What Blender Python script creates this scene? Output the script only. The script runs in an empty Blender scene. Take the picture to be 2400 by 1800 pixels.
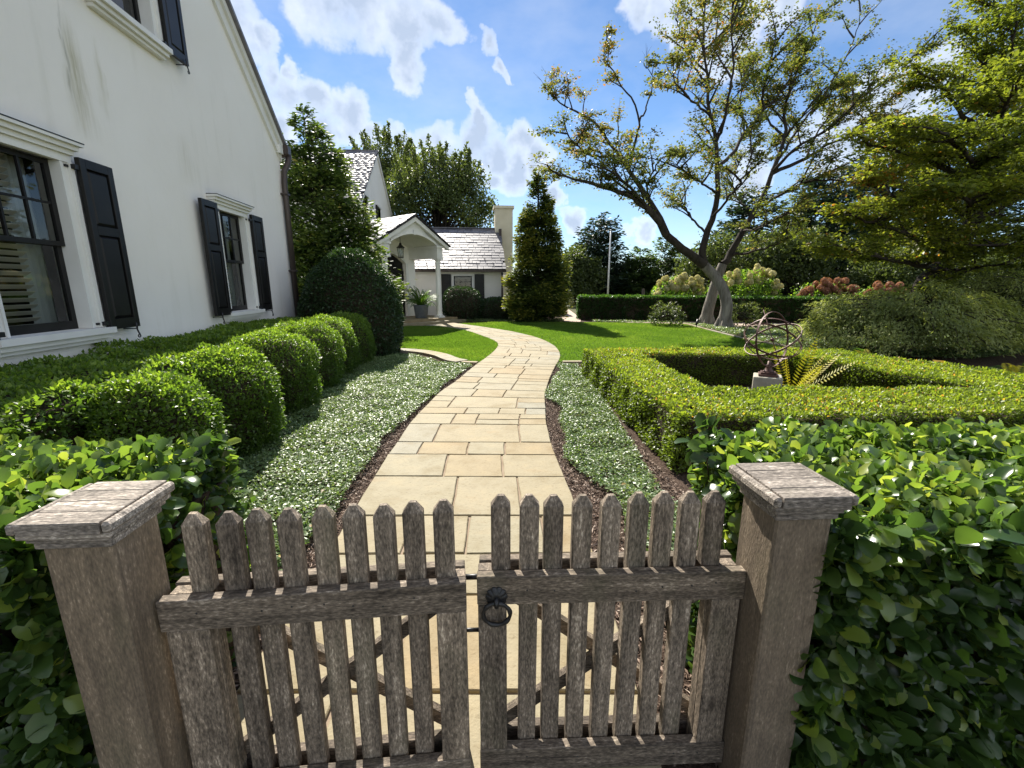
import bpy, math, random
import numpy as np
from mathutils import Vector, Matrix

S = bpy.context.scene
C = S.collection
rng = np.random.default_rng(7)
random.seed(7)
R_ = math.radians
EXPOSURE, SKY_STR, SKY_SAT, CLOUD_STR = 1.64, 0.05, 1.06, 0.58

# ------------------------------------------------------------------ camera
F, HZ, EYE = 1040.0, 232.0, 1.6            # focal length and horizon offset, photo pixels
PITCH = math.atan(HZ / F)
cd = bpy.data.cameras.new('camera')
cam = bpy.data.objects.new('camera', cd)
C.objects.link(cam)
cam.location = (0, 0, EYE)
cam.rotation_euler = (math.pi / 2 - PITCH, 0, 0)
cd.sensor_width = 36.0
cd.lens = F / 2400 * 36.0
cd.clip_start = 0.05
cd.clip_end = 2000
S.camera = cam
S.cycles.max_bounces = 6
S.cycles.diffuse_bounces = 3
S.cycles.glossy_bounces = 2
S.cycles.transmission_bounces = 3
S.cycles.transparent_max_bounces = 6

# ------------------------------------------------------------------ light
SUN_AZ, SUN_EL = 18.0, 42.0                # degrees left of the view, above the horizon
sdir = Vector((-math.sin(R_(SUN_AZ)) * math.cos(R_(SUN_EL)), math.cos(R_(SUN_AZ)) * math.cos(R_(SUN_EL)), math.sin(R_(SUN_EL))))
sl = bpy.data.lights.new('sun', 'SUN')
sl.energy = 3.7
sl.angle = R_(0.53)
sl.color = (1.0, 0.94, 0.84)
so = bpy.data.objects.new('sun', sl)
C.objects.link(so)
so.rotation_euler = sdir.to_track_quat('Z', 'Y').to_euler()
so.location = (-10, 20, 30)

S.view_settings.view_transform = 'Standard'
S.view_settings.look = 'None'
S.view_settings.exposure = EXPOSURE
S.view_settings.gamma = 1.0
S.view_settings.use_curve_mapping = False

cP, sP = math.cos(PITCH), math.sin(PITCH)
KD = 2400 / 2212


def ray(u, v):
    x = (u - 1200) / F
    y = -(v - 900) / F
    return np.array([x, cP + y * sP, -sP + y * cP])


def at(u, v, Y):                           # a photo pixel at distance Y ahead
    d = ray(u, v)
    return np.array([0, 0, EYE]) + d * (Y / d[1])


def gnd(u, v, z=0.0):                      # a photo pixel on the level z
    d = ray(u, v)
    return np.array([0, 0, EYE]) + d * ((z - EYE) / d[2])


W = bpy.data.worlds.new('World')
S.world = W
W.use_nodes = True
W.cycles.sampling_method = 'MANUAL'
W.cycles.sample_map_resolution = 512
nt = W.node_tree
nt.nodes.clear()


class NT:
    def __init__(s, tree):
        s.t = tree
        s.L = tree.links

    def n(s, typ, **kw):
        nd = s.t.nodes.new(typ)
        for k, v in kw.items():
            if k.startswith('i_'):
                key = k[2:]
                key = int(key) if key.isdigit() else key.replace('_', ' ')
                sock = nd.inputs[key]
                if isinstance(v, bpy.types.NodeSocket):
                    s.L.new(v, sock)
                else:
                    sock.default_value = v
            else:
                setattr(nd, k, v)
        return nd

    def math(s, op, a, b=None, c=None, clamp=False):
        nd = s.t.nodes.new('ShaderNodeMath')
        nd.operation = op
        nd.use_clamp = clamp
        for i, v in enumerate((a, b, c)):
            if v is None:
                continue
            if isinstance(v, bpy.types.NodeSocket):
                s.L.new(v, nd.inputs[i])
            else:
                nd.inputs[i].default_value = v
        return nd.outputs[0]

    def vmath(s, op, a, b=None):
        nd = s.t.nodes.new('ShaderNodeVectorMath')
        nd.operation = op
        for i, v in enumerate((a, b)):
            if v is None:
                continue
            if isinstance(v, bpy.types.NodeSocket):
                s.L.new(v, nd.inputs[i])
            else:
                nd.inputs[i].default_value = v
        return nd.outputs['Value'] if op in ('DOT_PRODUCT', 'LENGTH', 'DISTANCE') else nd.outputs[0]

    def ramp(s, fac, stops, interp='LINEAR'):
        nd = s.t.nodes.new('ShaderNodeValToRGB')
        cr = nd.color_ramp
        cr.interpolation = interp
        while len(cr.elements) < len(stops):
            cr.elements.new(0.5)
        for e, (p, c) in zip(cr.elements, stops):
            e.position = p
            e.color = (*c, 1) if len(c) == 3 else c
        if fac is not None:
            s.L.new(fac, nd.inputs[0])
        return nd.outputs[0]

    def mix(s, fac, a, b, blend='MIX'):
        nd = s.t.nodes.new('ShaderNodeMix')
        nd.data_type = 'RGBA'
        nd.blend_type = blend
        for sock, v in ((nd.inputs[0], fac), (nd.inputs[6], a), (nd.inputs[7], b)):
            if isinstance(v, bpy.types.NodeSocket):
                s.L.new(v, sock)
            else:
                sock.default_value = v if not isinstance(v, tuple) or len(v) == 4 else (*v, 1)
        return nd.outputs[2]

    def noise(s, vec, scale, detail=4, rough=0.5, dim='3D', w=None):
        nd = s.t.nodes.new('ShaderNodeTexNoise')
        nd.noise_dimensions = dim
        nd.inputs['Scale'].default_value = scale
        nd.inputs['Detail'].default_value = detail
        nd.inputs['Roughness'].default_value = rough
        if vec is not None:
            s.L.new(vec, nd.inputs['Vector'])
        return nd.outputs[0]


def build_world():
    g = NT(nt)
    sky = g.n('ShaderNodeTexSky', sky_type='NISHITA')
    sky.sun_disc = False
    sky.sun_elevation = R_(SUN_EL)
    sky.sun_rotation = R_(-SUN_AZ)
    sky.altitude = 100
    sky.air_density = 0.9
    sky.dust_density = 0.05
    sky.ozone_density = 4.0
    hs = g.n('ShaderNodeHueSaturation')
    hs.inputs['Saturation'].default_value = SKY_SAT
    g.L.new(sky.outputs[0], hs.inputs['Color'])
    tc = g.n('ShaderNodeTexCoord')
    d = g.vmath('NORMALIZE', tc.outputs['Generated'])
    # ragged edges: the direction is warped by noise before the cloud bodies are looked up
    nz = g.n('ShaderNodeTexNoise')
    nz.inputs['Scale'].default_value = 9.0
    nz.inputs['Detail'].default_value = 5
    nz.inputs['Roughness'].default_value = 0.55
    g.L.new(d, nz.inputs['Vector'])
    off = g.vmath('MULTIPLY', g.vmath('SUBTRACT', nz.outputs[1], (0.5, 0.5, 0.5)), (0.17, 0.17, 0.13))
    dw = g.vmath('NORMALIZE', g.vmath('ADD', d, off))
    bodies = [(515, 40, 52), (560, 75, 30), (700, 5, 62), (790, 25, 62), (880, 60, 66), (950, 75, 40), (880, 140, 36), (1050, 95, 22), (1068, 150, 17),
              (570, 150, 34), (615, 205, 44), (680, 225, 40), (745, 262, 42), (800, 300, 34), (855, 290, 28), (925, 312, 40), (1025, 285, 44), (1060, 325, 48),
              (1135, 315, 38), (1165, 352, 34), (975, 345, 44), (590, 290, 36), (1060, 385, 24), (700, 300, 40), (860, 345, 36), (1110, 375, 40), (640, 150, 20), (1010, 240, 20),
              (1385, 5, 40), (1480, 15, 66), (1590, 40, 80), (1690, 20, 50), (1455, 75, 26),
              (1830, 300, 70), (1930, 215, 60), (2010, 175, 44), (1375, 492, 24), (1225, 430, 20), (1255, 478, 22), (1600, 385, 40)]
    dens = None
    for x, y, r in bodies:
        v = ray(x * KD, y * KD)
        v = v / np.linalg.norm(v)
        rr = r * KD / F * float(np.linalg.norm(ray(x * KD, y * KD))) ** -1.0
        dot = g.vmath('DOT_PRODUCT', dw, tuple(float(t) for t in v))
        mr = g.math('MULTIPLY_ADD', dot, 1.0 / (1 - math.cos(rr * 1.5)), -math.cos(rr * 1.5) / (1 - math.cos(rr * 1.5)))
        dens = mr if dens is None else g.math('MAXIMUM', dens, mr)
    dens = g.math('MAXIMUM', dens, 0.0)
    # fair-weather cumulus over the rest of the sky
    sep = g.n('ShaderNodeSeparateXYZ')
    g.L.new(d, sep.inputs[0])
    zz = g.math('ADD', g.math('MAXIMUM', sep.outputs[2], 0.0), 0.12)
    cmb = g.n('ShaderNodeCombineXYZ')
    g.L.new(g.math('DIVIDE', sep.outputs[0], zz), cmb.inputs[0])
    g.L.new(g.math('DIVIDE', sep.outputs[1], zz), cmb.inputs[1])
    fb = g.noise(cmb.outputs[0], 1.35, 5, 0.58)
    mr = g.n('ShaderNodeMapRange')
    g.L.new(fb, mr.inputs[0])
    mr.inputs[1].default_value = 0.42
    mr.inputs[2].default_value = 0.68
    # away from the part of the sky in view a heavier cloud cover is added, to fill the shade
    fwd = g.math('LESS_THAN', g.vmath('DOT_PRODUCT', d, (0, 0.93, 0.36)), 0.50)
    dens2 = g.math('MULTIPLY', mr.outputs[0], g.math('MULTIPLY', fwd, g.math('GREATER_THAN', sep.outputs[2], 0.02)))
    dens = g.math('MAXIMUM', dens, dens2)
    fine = g.noise(d, 20.0, 4, 0.52)
    dd = g.math('ADD', dens, g.math('MULTIPLY', g.math('SUBTRACT', fine, 0.5), 0.85))
    cover = g.n('ShaderNodeMapRange', interpolation_type='SMOOTHSTEP')
    g.L.new(dd, cover.inputs[0])
    cover.inputs[1].default_value = -0.05
    cover.inputs[2].default_value = 1.0
    veil = g.n('ShaderNodeMapRange')
    g.L.new(g.noise(g.vmath('MULTIPLY', d, (1, 1, 2.2)), 3.6, 5, 0.6), veil.inputs[0])
    veil.inputs[1].default_value = 0.40
    veil.inputs[2].default_value = 0.85
    cov = g.math('MAXIMUM', g.math('MULTIPLY', cover.outputs[0], 0.93), g.math('MULTIPLY', veil.outputs[0], 0.36))
    # thin rims glow against the light, thick middles are greyer; clouds opposite the sun are front-lit, made brighter to fill the shade
    thick = g.math('ADD', dd, g.math('MULTIPLY', g.math('SUBTRACT', g.noise(g.vmath('ADD', d, (0.012, -0.01, 0.03)), 13.0, 4, 0.6), 0.5), 0.9))
    back = g.ramp(thick, [(0.15, (0.54, 0.57, 0.62)), (0.40, (0.67, 0.67, 0.68)), (0.66, (0.50, 0.55, 0.63)), (1.0, (0.32, 0.38, 0.48))])
    away = g.n('ShaderNodeMapRange')
    g.L.new(g.vmath('DOT_PRODUCT', d, tuple(sdir)), away.inputs[0])
    away.inputs[1].default_value = 0.55
    away.inputs[2].default_value = -0.6
    col = g.mix(away.outputs[0], back, (1.6, 1.56, 1.48, 1))
    b1 = g.n('ShaderNodeBackground')
    g.L.new(hs.outputs[0], b1.inputs[0])
    b1.inputs[1].default_value = SKY_STR
    b2 = g.n('ShaderNodeBackground')
    g.L.new(col, b2.inputs[0])
    b2.inputs[1].default_value = CLOUD_STR
    mx = g.n('ShaderNodeMixShader')
    g.L.new(cov, mx.inputs[0])
    g.L.new(b1.outputs[0], mx.inputs[1])
    g.L.new(b2.outputs[0], mx.inputs[2])
    out = g.n('ShaderNodeOutputWorld')
    g.L.new(mx.outputs[0], out.inputs[0])


build_world()

# ------------------------------------------------------------------ materials
MAT = {}


def material(name):
    m = bpy.data.materials.new(name)
    m.use_nodes = True
    m.node_tree.nodes.clear()
    g = NT(m.node_tree)
    out = g.n('ShaderNodeOutputMaterial')
    MAT[name] = m
    return m, g, out


def principled(g, out, color, rough=0.6, spec=0.5, metal=0.0, bump=None, bump_d=0.01, bump_s=0.6):
    p = g.n('ShaderNodeBsdfPrincipled')
    for key, v in (('Base Color', color), ('Roughness', rough), ('Metallic', metal), ('Specular IOR Level', spec)):
        if isinstance(v, bpy.types.NodeSocket):
            g.L.new(v, p.inputs[key])
        else:
            p.inputs[key].default_value = (*v, 1) if isinstance(v, tuple) else v
    if bump is not None:
        b = g.n('ShaderNodeBump')
        b.inputs['Strength'].default_value = bump_s
        b.inputs['Distance'].default_value = bump_d
        g.L.new(bump, b.inputs['Height'])
        g.L.new(b.outputs[0], p.inputs['Normal'])
    if out is not None:
        g.L.new(p.outputs[0], out.inputs[0])
    return p


def leaf_mat(name, stops, rough=0.45, spec=0.4, trans=0.35, tcol=1.6, veins=False):
    m, g, out = material(name)
    a = g.n('ShaderNodeAttribute', attribute_name='rnd')
    col = g.ramp(a.outputs['Fac'], stops)
    p = principled(g, None, col, rough, spec)
    t = g.n('ShaderNodeBsdfTranslucent')
    tc_ = g.mix(1.0, col, (1.25 * tcol, 1.25 * tcol, 0.55 * tcol, 1), 'MULTIPLY')
    g.L.new(tc_, t.inputs[0])
    mx = g.n('ShaderNodeMixShader')
    mx.inputs[0].default_value = trans
    g.L.new(p.outputs[0], mx.inputs[1])
    g.L.new(t.outputs[0], mx.inputs[2])
    g.L.new(mx.outputs[0], out.inputs[0])
    return m


def objvec(g, scale=(1, 1, 1), rand=True):
    tc = g.n('ShaderNodeTexCoord')
    v = g.vmath('MULTIPLY', tc.outputs['Object'], scale)
    if rand:
        oi = g.n('ShaderNodeObjectInfo')
        r = g.math('MULTIPLY', oi.outputs['Random'], 57.0)
        cb = g.n('ShaderNodeCombineXYZ')
        for i in range(3):
            g.L.new(r, cb.inputs[i])
        v = g.vmath('ADD', v, cb.outputs[0])
    return v


def build_materials():
    # stucco with weather stains running down from a leak
    m, g, out = material('stucco')
    tc = g.n('ShaderNodeTexCoord')
    o = tc.outputs['Object']
    big = g.noise(o, 0.7, 4)
    base = g.ramp(big, [(0.3, (0.85, 0.815, 0.745)), (0.7, (0.90, 0.87, 0.81))])
    sp = g.n('ShaderNodeSeparateXYZ')
    g.L.new(o, sp.inputs[0])

    def streak(y0, z0, z1, w, seed):
        zz = g.n('ShaderNodeMapRange')
        g.L.new(sp.outputs[2], zz.inputs[0])
        zz.inputs[1].default_value = z1
        zz.inputs[2].default_value = z0
        hgt = g.math('MULTIPLY', zz.outputs[0], g.math('SUBTRACT', 1.0, zz.outputs[0]))
        inside = g.math('MULTIPLY', hgt, 4.0, clamp=True)
        wob = g.math('MULTIPLY', g.math('SUBTRACT', g.noise(g.vmath('MULTIPLY', o, (1, 1, 0.6)), 4.0, 3), 0.5), 0.22)
        dy = g.math('ABSOLUTE', g.math('ADD', g.math('SUBTRACT', sp.outputs[1], y0), wob))
        wid = g.math('MULTIPLY_ADD', zz.outputs[0], -w * 0.6, w)
        f = g.math('SUBTRACT', 1.0, g.math('DIVIDE', dy, wid), clamp=True)
        st = g.noise(g.vmath('MULTIPLY', o, (9, 9, 0.7)), 3.0, 5, 0.6)
        return g.math('MULTIPLY', g.math('MULTIPLY', f, inside), g.math('MULTIPLY_ADD', st, 2.2, -0.55, clamp=True), clamp=True)
    s1 = streak(-5.42, 4.35, 3.1, 0.26, 1)
    s2 = streak(-5.50, 4.45, 3.35, 0.05, 2)
    s3 = streak(-3.6, 3.75, 3.0, 0.40, 3)
    s4 = streak(-5.05, 4.3, 3.4, 0.10, 4)
    c1 = g.mix(g.math('MULTIPLY', s1, 0.9), base, (0.34, 0.31, 0.15, 1))
    c2 = g.mix(g.math('MULTIPLY', s2, 0.8), c1, (0.17, 0.17, 0.13, 1))
    c3 = g.mix(g.math('MULTIPLY', s3, 0.33), c2, (0.45, 0.42, 0.28, 1))
    c4 = g.mix(g.math('MULTIPLY', s4, 0.5), c3, (0.45, 0.42, 0.25, 1))
    dr = g.noise(g.vmath('MULTIPLY', o, (2, 2, 0.22)), 2.2, 6, 0.65)
    drf = g.n('ShaderNodeMapRange')
    g.L.new(dr, drf.inputs[0])
    drf.inputs[1].default_value = 0.55
    drf.inputs[2].default_value = 0.8
    c5 = g.mix(g.math('MULTIPLY', drf.outputs[0], 0.3), c4, (0.60, 0.58, 0.48, 1))
    bm = g.noise(o, 140.0, 4, 0.6)
    bm2 = g.noise(o, 9.0, 3)
    h = g.math('MULTIPLY_ADD', bm2, 2.2, g.math('MULTIPLY_ADD', g.noise(o, 2.3, 3), 5.0, bm))
    principled(g, out, c5, 0.85, 0.2, bump=h, bump_d=0.004, bump_s=0.5)

    m, g, out = material('white_paint')
    v = objvec(g, rand=False)
    c = g.ramp(g.noise(v, 3.0, 4), [(0.3, (0.74, 0.73, 0.68)), (0.7, (0.82, 0.81, 0.77))])
    principled(g, out, c, 0.55, 0.4)

    m, g, out = material('cream_stucco')
    v = objvec(g, rand=False)
    c = g.ramp(g.noise(v, 2.0, 5), [(0.3, (0.62, 0.56, 0.40)), (0.7, (0.70, 0.64, 0.48))])
    principled(g, out, c, 0.85, 0.2, bump=g.noise(v, 60, 3), bump_d=0.004)

    m, g, out = material('black_paint')
    v = objvec(g)
    c = g.ramp(g.noise(v, 6.0, 4), [(0.3, (0.008, 0.0075, 0.0075)), (0.75, (0.016, 0.015, 0.0145))])
    principled(g, out, c, 0.42, 0.28, bump=g.noise(g.vmath('MULTIPLY', v, (1, 1, .1)), 60, 3), bump_d=0.001, bump_s=0.3)

    m, g, out = material('black_iron')
    v = objvec(g)
    principled(g, out, (0.012, 0.012, 0.013), 0.45, 0.5, bump=g.noise(v, 180, 3), bump_d=0.001, bump_s=0.4)

    m, g, out = material('bronze_metal')
    v = objvec(g, (3, 3, .5))
    c = g.ramp(g.noise(v, 3.0, 4), [(0.3, (0.045, 0.034, 0.028)), (0.7, (0.085, 0.065, 0.055))])
    principled(g, out, c, 0.45, 0.5, 0.4)

    m, g, out = material('rusty_iron')
    v = objvec(g)
    c = g.ramp(g.noise(v, 14.0, 6), [(0.3, (0.055, 0.026, 0.020)), (0.7, (0.13, 0.065, 0.048))])
    principled(g, out, c, 0.55, 0.5, 0.25, bump=g.noise(v, 90, 3), bump_d=0.002)

    for nm, sc, tint in (('wood_upright', (38, 38, 2.2), 1.55), ('wood_rail', (2.2, 38, 38), 1.25), ('wood_cap', (3.0, 34, 34), 1.9), ('wood_post', (30, 30, 1.8), 1.5)):
        m, g, out = material(nm)
        v = objvec(g, sc)
        n1 = g.noise(v, 1.0, 5, 0.62)
        vb = objvec(g, tuple(t * 0.12 for t in sc))
        n2 = g.noise(vb, 1.0, 4, 0.6)
        fleck = g.noise(objvec(g, tuple(190 if t > 10 else 60 for t in sc)), 1.0, 3, 0.6)
        mott = g.noise(objvec(g, tuple(26 if t > 10 else 9 for t in sc)), 1.0, 5, 0.65)
        grain = g.math('ADD', g.math('MULTIPLY', fleck, 0.46), g.math('ADD', g.math('MULTIPLY', n1, 0.34), g.math('MULTIPLY', mott, 0.22)))
        c = g.ramp(grain, [(0.36, (0.026 * tint, 0.021 * tint, 0.017 * tint)), (0.47, (0.090 * tint, 0.076 * tint, 0.061 * tint)),
                           (0.57, (0.182 * tint, 0.152 * tint, 0.120 * tint)), (0.68, (0.48 * tint, 0.43 * tint, 0.36 * tint))])
        oi = g.n('ShaderNodeObjectInfo')
        board = g.ramp(oi.outputs['Random'], [(0.0, (0.78, 0.76, 0.74)), (0.5, (1.0, 0.98, 0.95)), (1.0, (1.22, 1.18, 1.10))])
        c = g.mix(1.0, c, board, 'MULTIPLY')
        patch = g.ramp(n2, [(0.32, (0.62, 0.57, 0.52)), (0.68, (1.15, 1.08, 0.98))])
        c = g.mix(1.0, c, patch, 'MULTIPLY')
        crack = g.ramp(g.noise(objvec(g, tuple(60 if t > 10 else 1.6 for t in sc)), 1.0, 2, 0.5), [(0.66, (0, 0, 0)), (0.74, (1, 1, 1))])
        c = g.mix(g.math('MULTIPLY', crack, 0.6), c, (0.03, 0.023, 0.018, 1))
        kn = g.n('ShaderNodeTexVoronoi')
        kn.inputs['Scale'].default_value = 1.0
        g.L.new(objvec(g, tuple(6 if t > 10 else 3 for t in sc)), kn.inputs['Vector'])
        knf = g.ramp(kn.outputs['Distance'], [(0.03, (1, 1, 1)), (0.09, (0, 0, 0))])
        c = g.mix(g.math('MULTIPLY', knf, 0.75), c, (0.030, 0.022, 0.017, 1))
        if nm == 'wood_cap':
            hs_ = g.n('ShaderNodeHueSaturation')
            hs_.inputs['Saturation'].default_value = 0.55
            g.L.new(c, hs_.inputs['Color'])
            c = hs_.outputs[0]
        if nm in ('wood_upright', 'wood_rail'):
            hs_ = g.n('ShaderNodeHueSaturation')
            hs_.inputs['Saturation'].default_value = 0.82
            g.L.new(c, hs_.inputs['Color'])
            c = hs_.outputs[0]
        if nm == 'wood_post':
            c = g.mix(0.45, c, (0.19, 0.152, 0.110, 1))
        # green algae that settles on old teak
        alg = g.ramp(g.noise(objvec(g, (7, 7, 3)), 1.0, 4), [(0.55, (0, 0, 0)), (0.8, (1, 1, 1))])
        c = g.mix(g.math('MULTIPLY', alg, 0.32), c, (0.10, 0.105, 0.055, 1))
        principled(g, out, c, 0.8, 0.25, bump=grain, bump_d=0.004, bump_s=0.9)

    m, g, out = material('flagstone')
    v = objvec(g)
    oi = g.n('ShaderNodeObjectInfo')
    wn = g.n('ShaderNodeTexWhiteNoise', noise_dimensions='1D')
    g.L.new(oi.outputs['Random'], wn.inputs['W'])
    tone = g.ramp(wn.outputs[0], [(0.0, (0.265, 0.208, 0.120)), (0.2, (0.270, 0.226, 0.142)), (0.5, (0.264, 0.235, 0.160)), (0.75, (0.277, 0.236, 0.152)), (0.88, (0.260, 0.235, 0.168)), (1.0, (0.250, 0.234, 0.178))])
    n1 = g.noise(v, 4.0, 6, 0.6)
    va = g.ramp(n1, [(0.25, (0.76, 0.70, 0.58)), (0.5, (1, 1, 1)), (0.75, (1.14, 1.10, 1.04))])
    c = g.mix(1.0, tone, va, 'MULTIPLY')
    rust = g.ramp(g.noise(g.vmath('MULTIPLY', v, (1, 2.2, 1)), 2.3, 5, 0.65), [(0.58, (0, 0, 0)), (0.75, (1, 1, 1))])
    c = g.mix(g.math('MULTIPLY', rust, 0.45), c, (0.27, 0.185, 0.09, 1))
    fl = g.ramp(g.noise(g.vmath('MULTIPLY', v, (1, 1.5, 1)), 38.0, 5, 0.75), [(0.30, (0.55, 0.50, 0.42)), (0.46, (1, 1, 1))])
    c = g.mix(0.75, c, g.mix(1.0, c, fl, 'MULTIPLY'))
    bh = g.math('MULTIPLY_ADD', g.noise(v, 60.0, 5, 0.6), 0.6, g.noise(v, 9.0, 4))
    principled(g, out, c, 0.78, 0.25, bump=bh, bump_d=0.006, bump_s=0.8)

    m, g, out = material('mortar')
    v = objvec(g, rand=False)
    c = g.ramp(g.noise(v, 8.0, 5), [(0.3, (0.205, 0.155, 0.108)), (0.7, (0.28, 0.22, 0.16))])
    principled(g, out, c, 0.9, 0.1, bump=g.noise(v, 120, 3), bump_d=0.003)

    m, g, out = material('mulch')
    v = objvec(g, rand=False)
    n = g.noise(v, 60.0, 6, 0.7)
    c = g.ramp(n, [(0.3, (0.030, 0.020, 0.015)), (0.5, (0.085, 0.058, 0.044)), (0.75, (0.19, 0.14, 0.11))])
    principled(g, out, c, 0.95, 0.1, bump=n, bump_d=0.03, bump_s=1.0)

    m, g, out = material('mulch_chip')
    a = g.n('ShaderNodeAttribute', attribute_name='rnd')
    c = g.ramp(a.outputs['Fac'], [(0.0, (0.06, 0.038, 0.028)), (0.5, (0.17, 0.12, 0.09)), (0.85, (0.29, 0.22, 0.175)), (1.0, (0.42, 0.35, 0.29))])
    principled(g, out, c, 0.85, 0.2)

    m, g, out = material('lawn_soil')
    v = objvec(g, rand=False)
    c = g.ramp(g.noise(v, 3.0, 6), [(0.3, (0.035, 0.075, 0.012)), (0.7, (0.060, 0.115, 0.020))])
    principled(g, out, c, 0.9, 0.1)

    m, g, out = material('far_ground')
    v = objvec(g, rand=False)
    c = g.ramp(g.noise(v, 0.3, 6), [(0.3, (0.05, 0.07, 0.02)), (0.7, (0.09, 0.08, 0.045))])
    principled(g, out, c, 0.95, 0.1)

    m, g, out = material('gravel')
    v = objvec(g, rand=False)
    c = g.ramp(g.noise(v, 40.0, 5), [(0.3, (0.36, 0.27, 0.21)), (0.7, (0.56, 0.46, 0.38))])
    principled(g, out, c, 0.9, 0.1, bump=g.noise(v, 60, 4), bump_d=0.01)

    m, g, out = material('slate')
    v = objvec(g)
    oi = g.n('ShaderNodeObjectInfo')
    a = g.n('ShaderNodeAttribute', attribute_name='rnd')
    wn = g.n('ShaderNodeTexWhiteNoise', noise_dimensions='1D')
    g.L.new(g.math('ADD', oi.outputs['Random'], a.outputs['Fac']), wn.inputs['W'])
    tone = g.ramp(wn.outputs[0], [(0.0, (0.10, 0.097, 0.11)), (0.5, (0.155, 0.148, 0.16)), (1.0, (0.22, 0.21, 0.215))])
    c = g.mix(1.0, tone, g.ramp(g.noise(v, 9.0, 5), [(0.3, (.75, .75, .75)), (0.7, (1.15, 1.15, 1.15))]), 'MULTIPLY')
    principled(g, out, c, 0.50, 0.42, bump=g.noise(v, 14, 5), bump_d=0.006, bump_s=0.4)

    m, g, out = material('slate_under')
    principled(g, out, (0.03, 0.028, 0.03), 0.8, 0.2)

    m, g, out = material('concrete')
    v = objvec(g, rand=False)
    c = g.ramp(g.noise(v, 9.0, 6, .65), [(0.3, (0.30, 0.28, 0.22)), (0.7, (0.46, 0.43, 0.35))])
    principled(g, out, c, 0.9, 0.15, bump=g.noise(v, 50, 4), bump_d=0.004)

    m, g, out = material('zinc_pot')
    v = objvec(g)
    c = g.ramp(g.noise(v, 6.0, 4), [(0.3, (0.07, 0.08, 0.09)), (0.7, (0.13, 0.14, 0.15))])
    principled(g, out, c, 0.5, 0.4)

    m, g, out = material('pole_white')
    principled(g, out, (0.72, 0.72, 0.70), 0.4, 0.5)

    m, g, out = material('window_glass')
    fr = g.n('ShaderNodeFresnel')
    fr.inputs[0].default_value = 1.6
    f = g.math('MULTIPLY_ADD', fr.outputs[0], 1.0, 0.015, clamp=True)
    tr = g.n('ShaderNodeBsdfTransparent')
    tr.inputs[0].default_value = (0.86, 0.89, 0.87, 1)
    gl = g.n('ShaderNodeBsdfGlossy')
    gl.inputs['Roughness'].default_value = 0.02
    nb = g.n('ShaderNodeBump')
    nb.inputs['Strength'].default_value = 0.15
    nb.inputs['Distance'].default_value = 0.01
    g.L.new(g.noise(objvec(g), 2.0, 2), nb.inputs['Height'])
    g.L.new(nb.outputs[0], gl.inputs['Normal'])
    mx = g.n('ShaderNodeMixShader')
    g.L.new(f, mx.inputs[0])
    g.L.new(tr.outputs[0], mx.inputs[1])
    g.L.new(gl.outputs[0], mx.inputs[2])
    g.L.new(mx.outputs[0], out.inputs[0])

    m, g, out = material('room_dark')
    principled(g, out, (0.035, 0.033, 0.03), 0.9, 0.1)
    m, g, out = material('blind')
    principled(g, out, (0.66, 0.63, 0.56), 0.6, 0.3)
    m, g, out = material('curtain')
    principled(g, out, (0.45, 0.48, 0.47), 0.9, 0.1)

    for nm, dark, lite, sc in (('bark_maple', (0.085, 0.072, 0.06), (0.34, 0.31, 0.27), (9, 9, 1.6)), ('bark_dark', (0.022, 0.018, 0.015), (0.075, 0.062, 0.05), (8, 8, 1.5)),
                               ('twig', (0.03, 0.022, 0.016), (0.075, 0.055, 0.040), (30, 30, 30))):
        m, g, out = material(nm)
        v = objvec(g, sc)
        n = g.noise(v, 1.0, 6, 0.65)
        c = g.ramp(n, [(0.3, dark), (0.72, lite)])
        principled(g, out, c, 0.9, 0.15, bump=n, bump_d=0.05, bump_s=0.9)

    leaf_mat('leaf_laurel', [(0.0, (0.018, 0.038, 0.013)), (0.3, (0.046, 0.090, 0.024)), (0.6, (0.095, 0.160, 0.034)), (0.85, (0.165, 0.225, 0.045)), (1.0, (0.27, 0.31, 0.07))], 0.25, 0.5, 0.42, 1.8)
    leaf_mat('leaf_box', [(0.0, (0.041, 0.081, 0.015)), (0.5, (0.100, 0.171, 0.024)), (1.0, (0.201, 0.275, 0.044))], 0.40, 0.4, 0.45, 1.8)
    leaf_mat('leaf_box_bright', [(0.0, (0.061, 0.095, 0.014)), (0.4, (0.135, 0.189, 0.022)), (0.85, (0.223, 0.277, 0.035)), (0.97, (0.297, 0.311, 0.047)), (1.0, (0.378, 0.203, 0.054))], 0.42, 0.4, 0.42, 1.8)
    leaf_mat('leaf_yew', [(0.0, (0.018, 0.039, 0.013)), (0.6, (0.031, 0.065, 0.019)), (1.0, (0.058, 0.104, 0.031))], 0.45, 0.4, 0.20, 1.5)
    leaf_mat('leaf_hedge_dark', [(0.0, (0.021, 0.053, 0.013)), (0.6, (0.041, 0.097, 0.021)), (1.0, (0.103, 0.184, 0.034))], 0.42, 0.4, 0.38, 1.8)
    leaf_mat('leaf_cover', [(0.0, (0.060, 0.110, 0.036)), (0.45, (0.110, 0.174, 0.062)), (0.8, (0.180, 0.240, 0.102)), (1.0, (0.264, 0.324, 0.168))], 0.40, 0.45, 0.28, 1.6)
    leaf_mat('grass', [(0.0, (0.058, 0.115, 0.018)), (0.6, (0.095, 0.170, 0.026)), (1.0, (0.165, 0.225, 0.045))], 0.6, 0.2, 0.45, 1.7)
    leaf_mat('leaf_maple', [(0.0, (0.045, 0.068, 0.024)), (0.40, (0.088, 0.112, 0.034)), (0.66, (0.155, 0.155, 0.045)), (0.84, (0.23, 0.160, 0.055)), (1.0, (0.28, 0.120, 0.060))], 0.5, 0.25, 0.46, 1.6)
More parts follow.
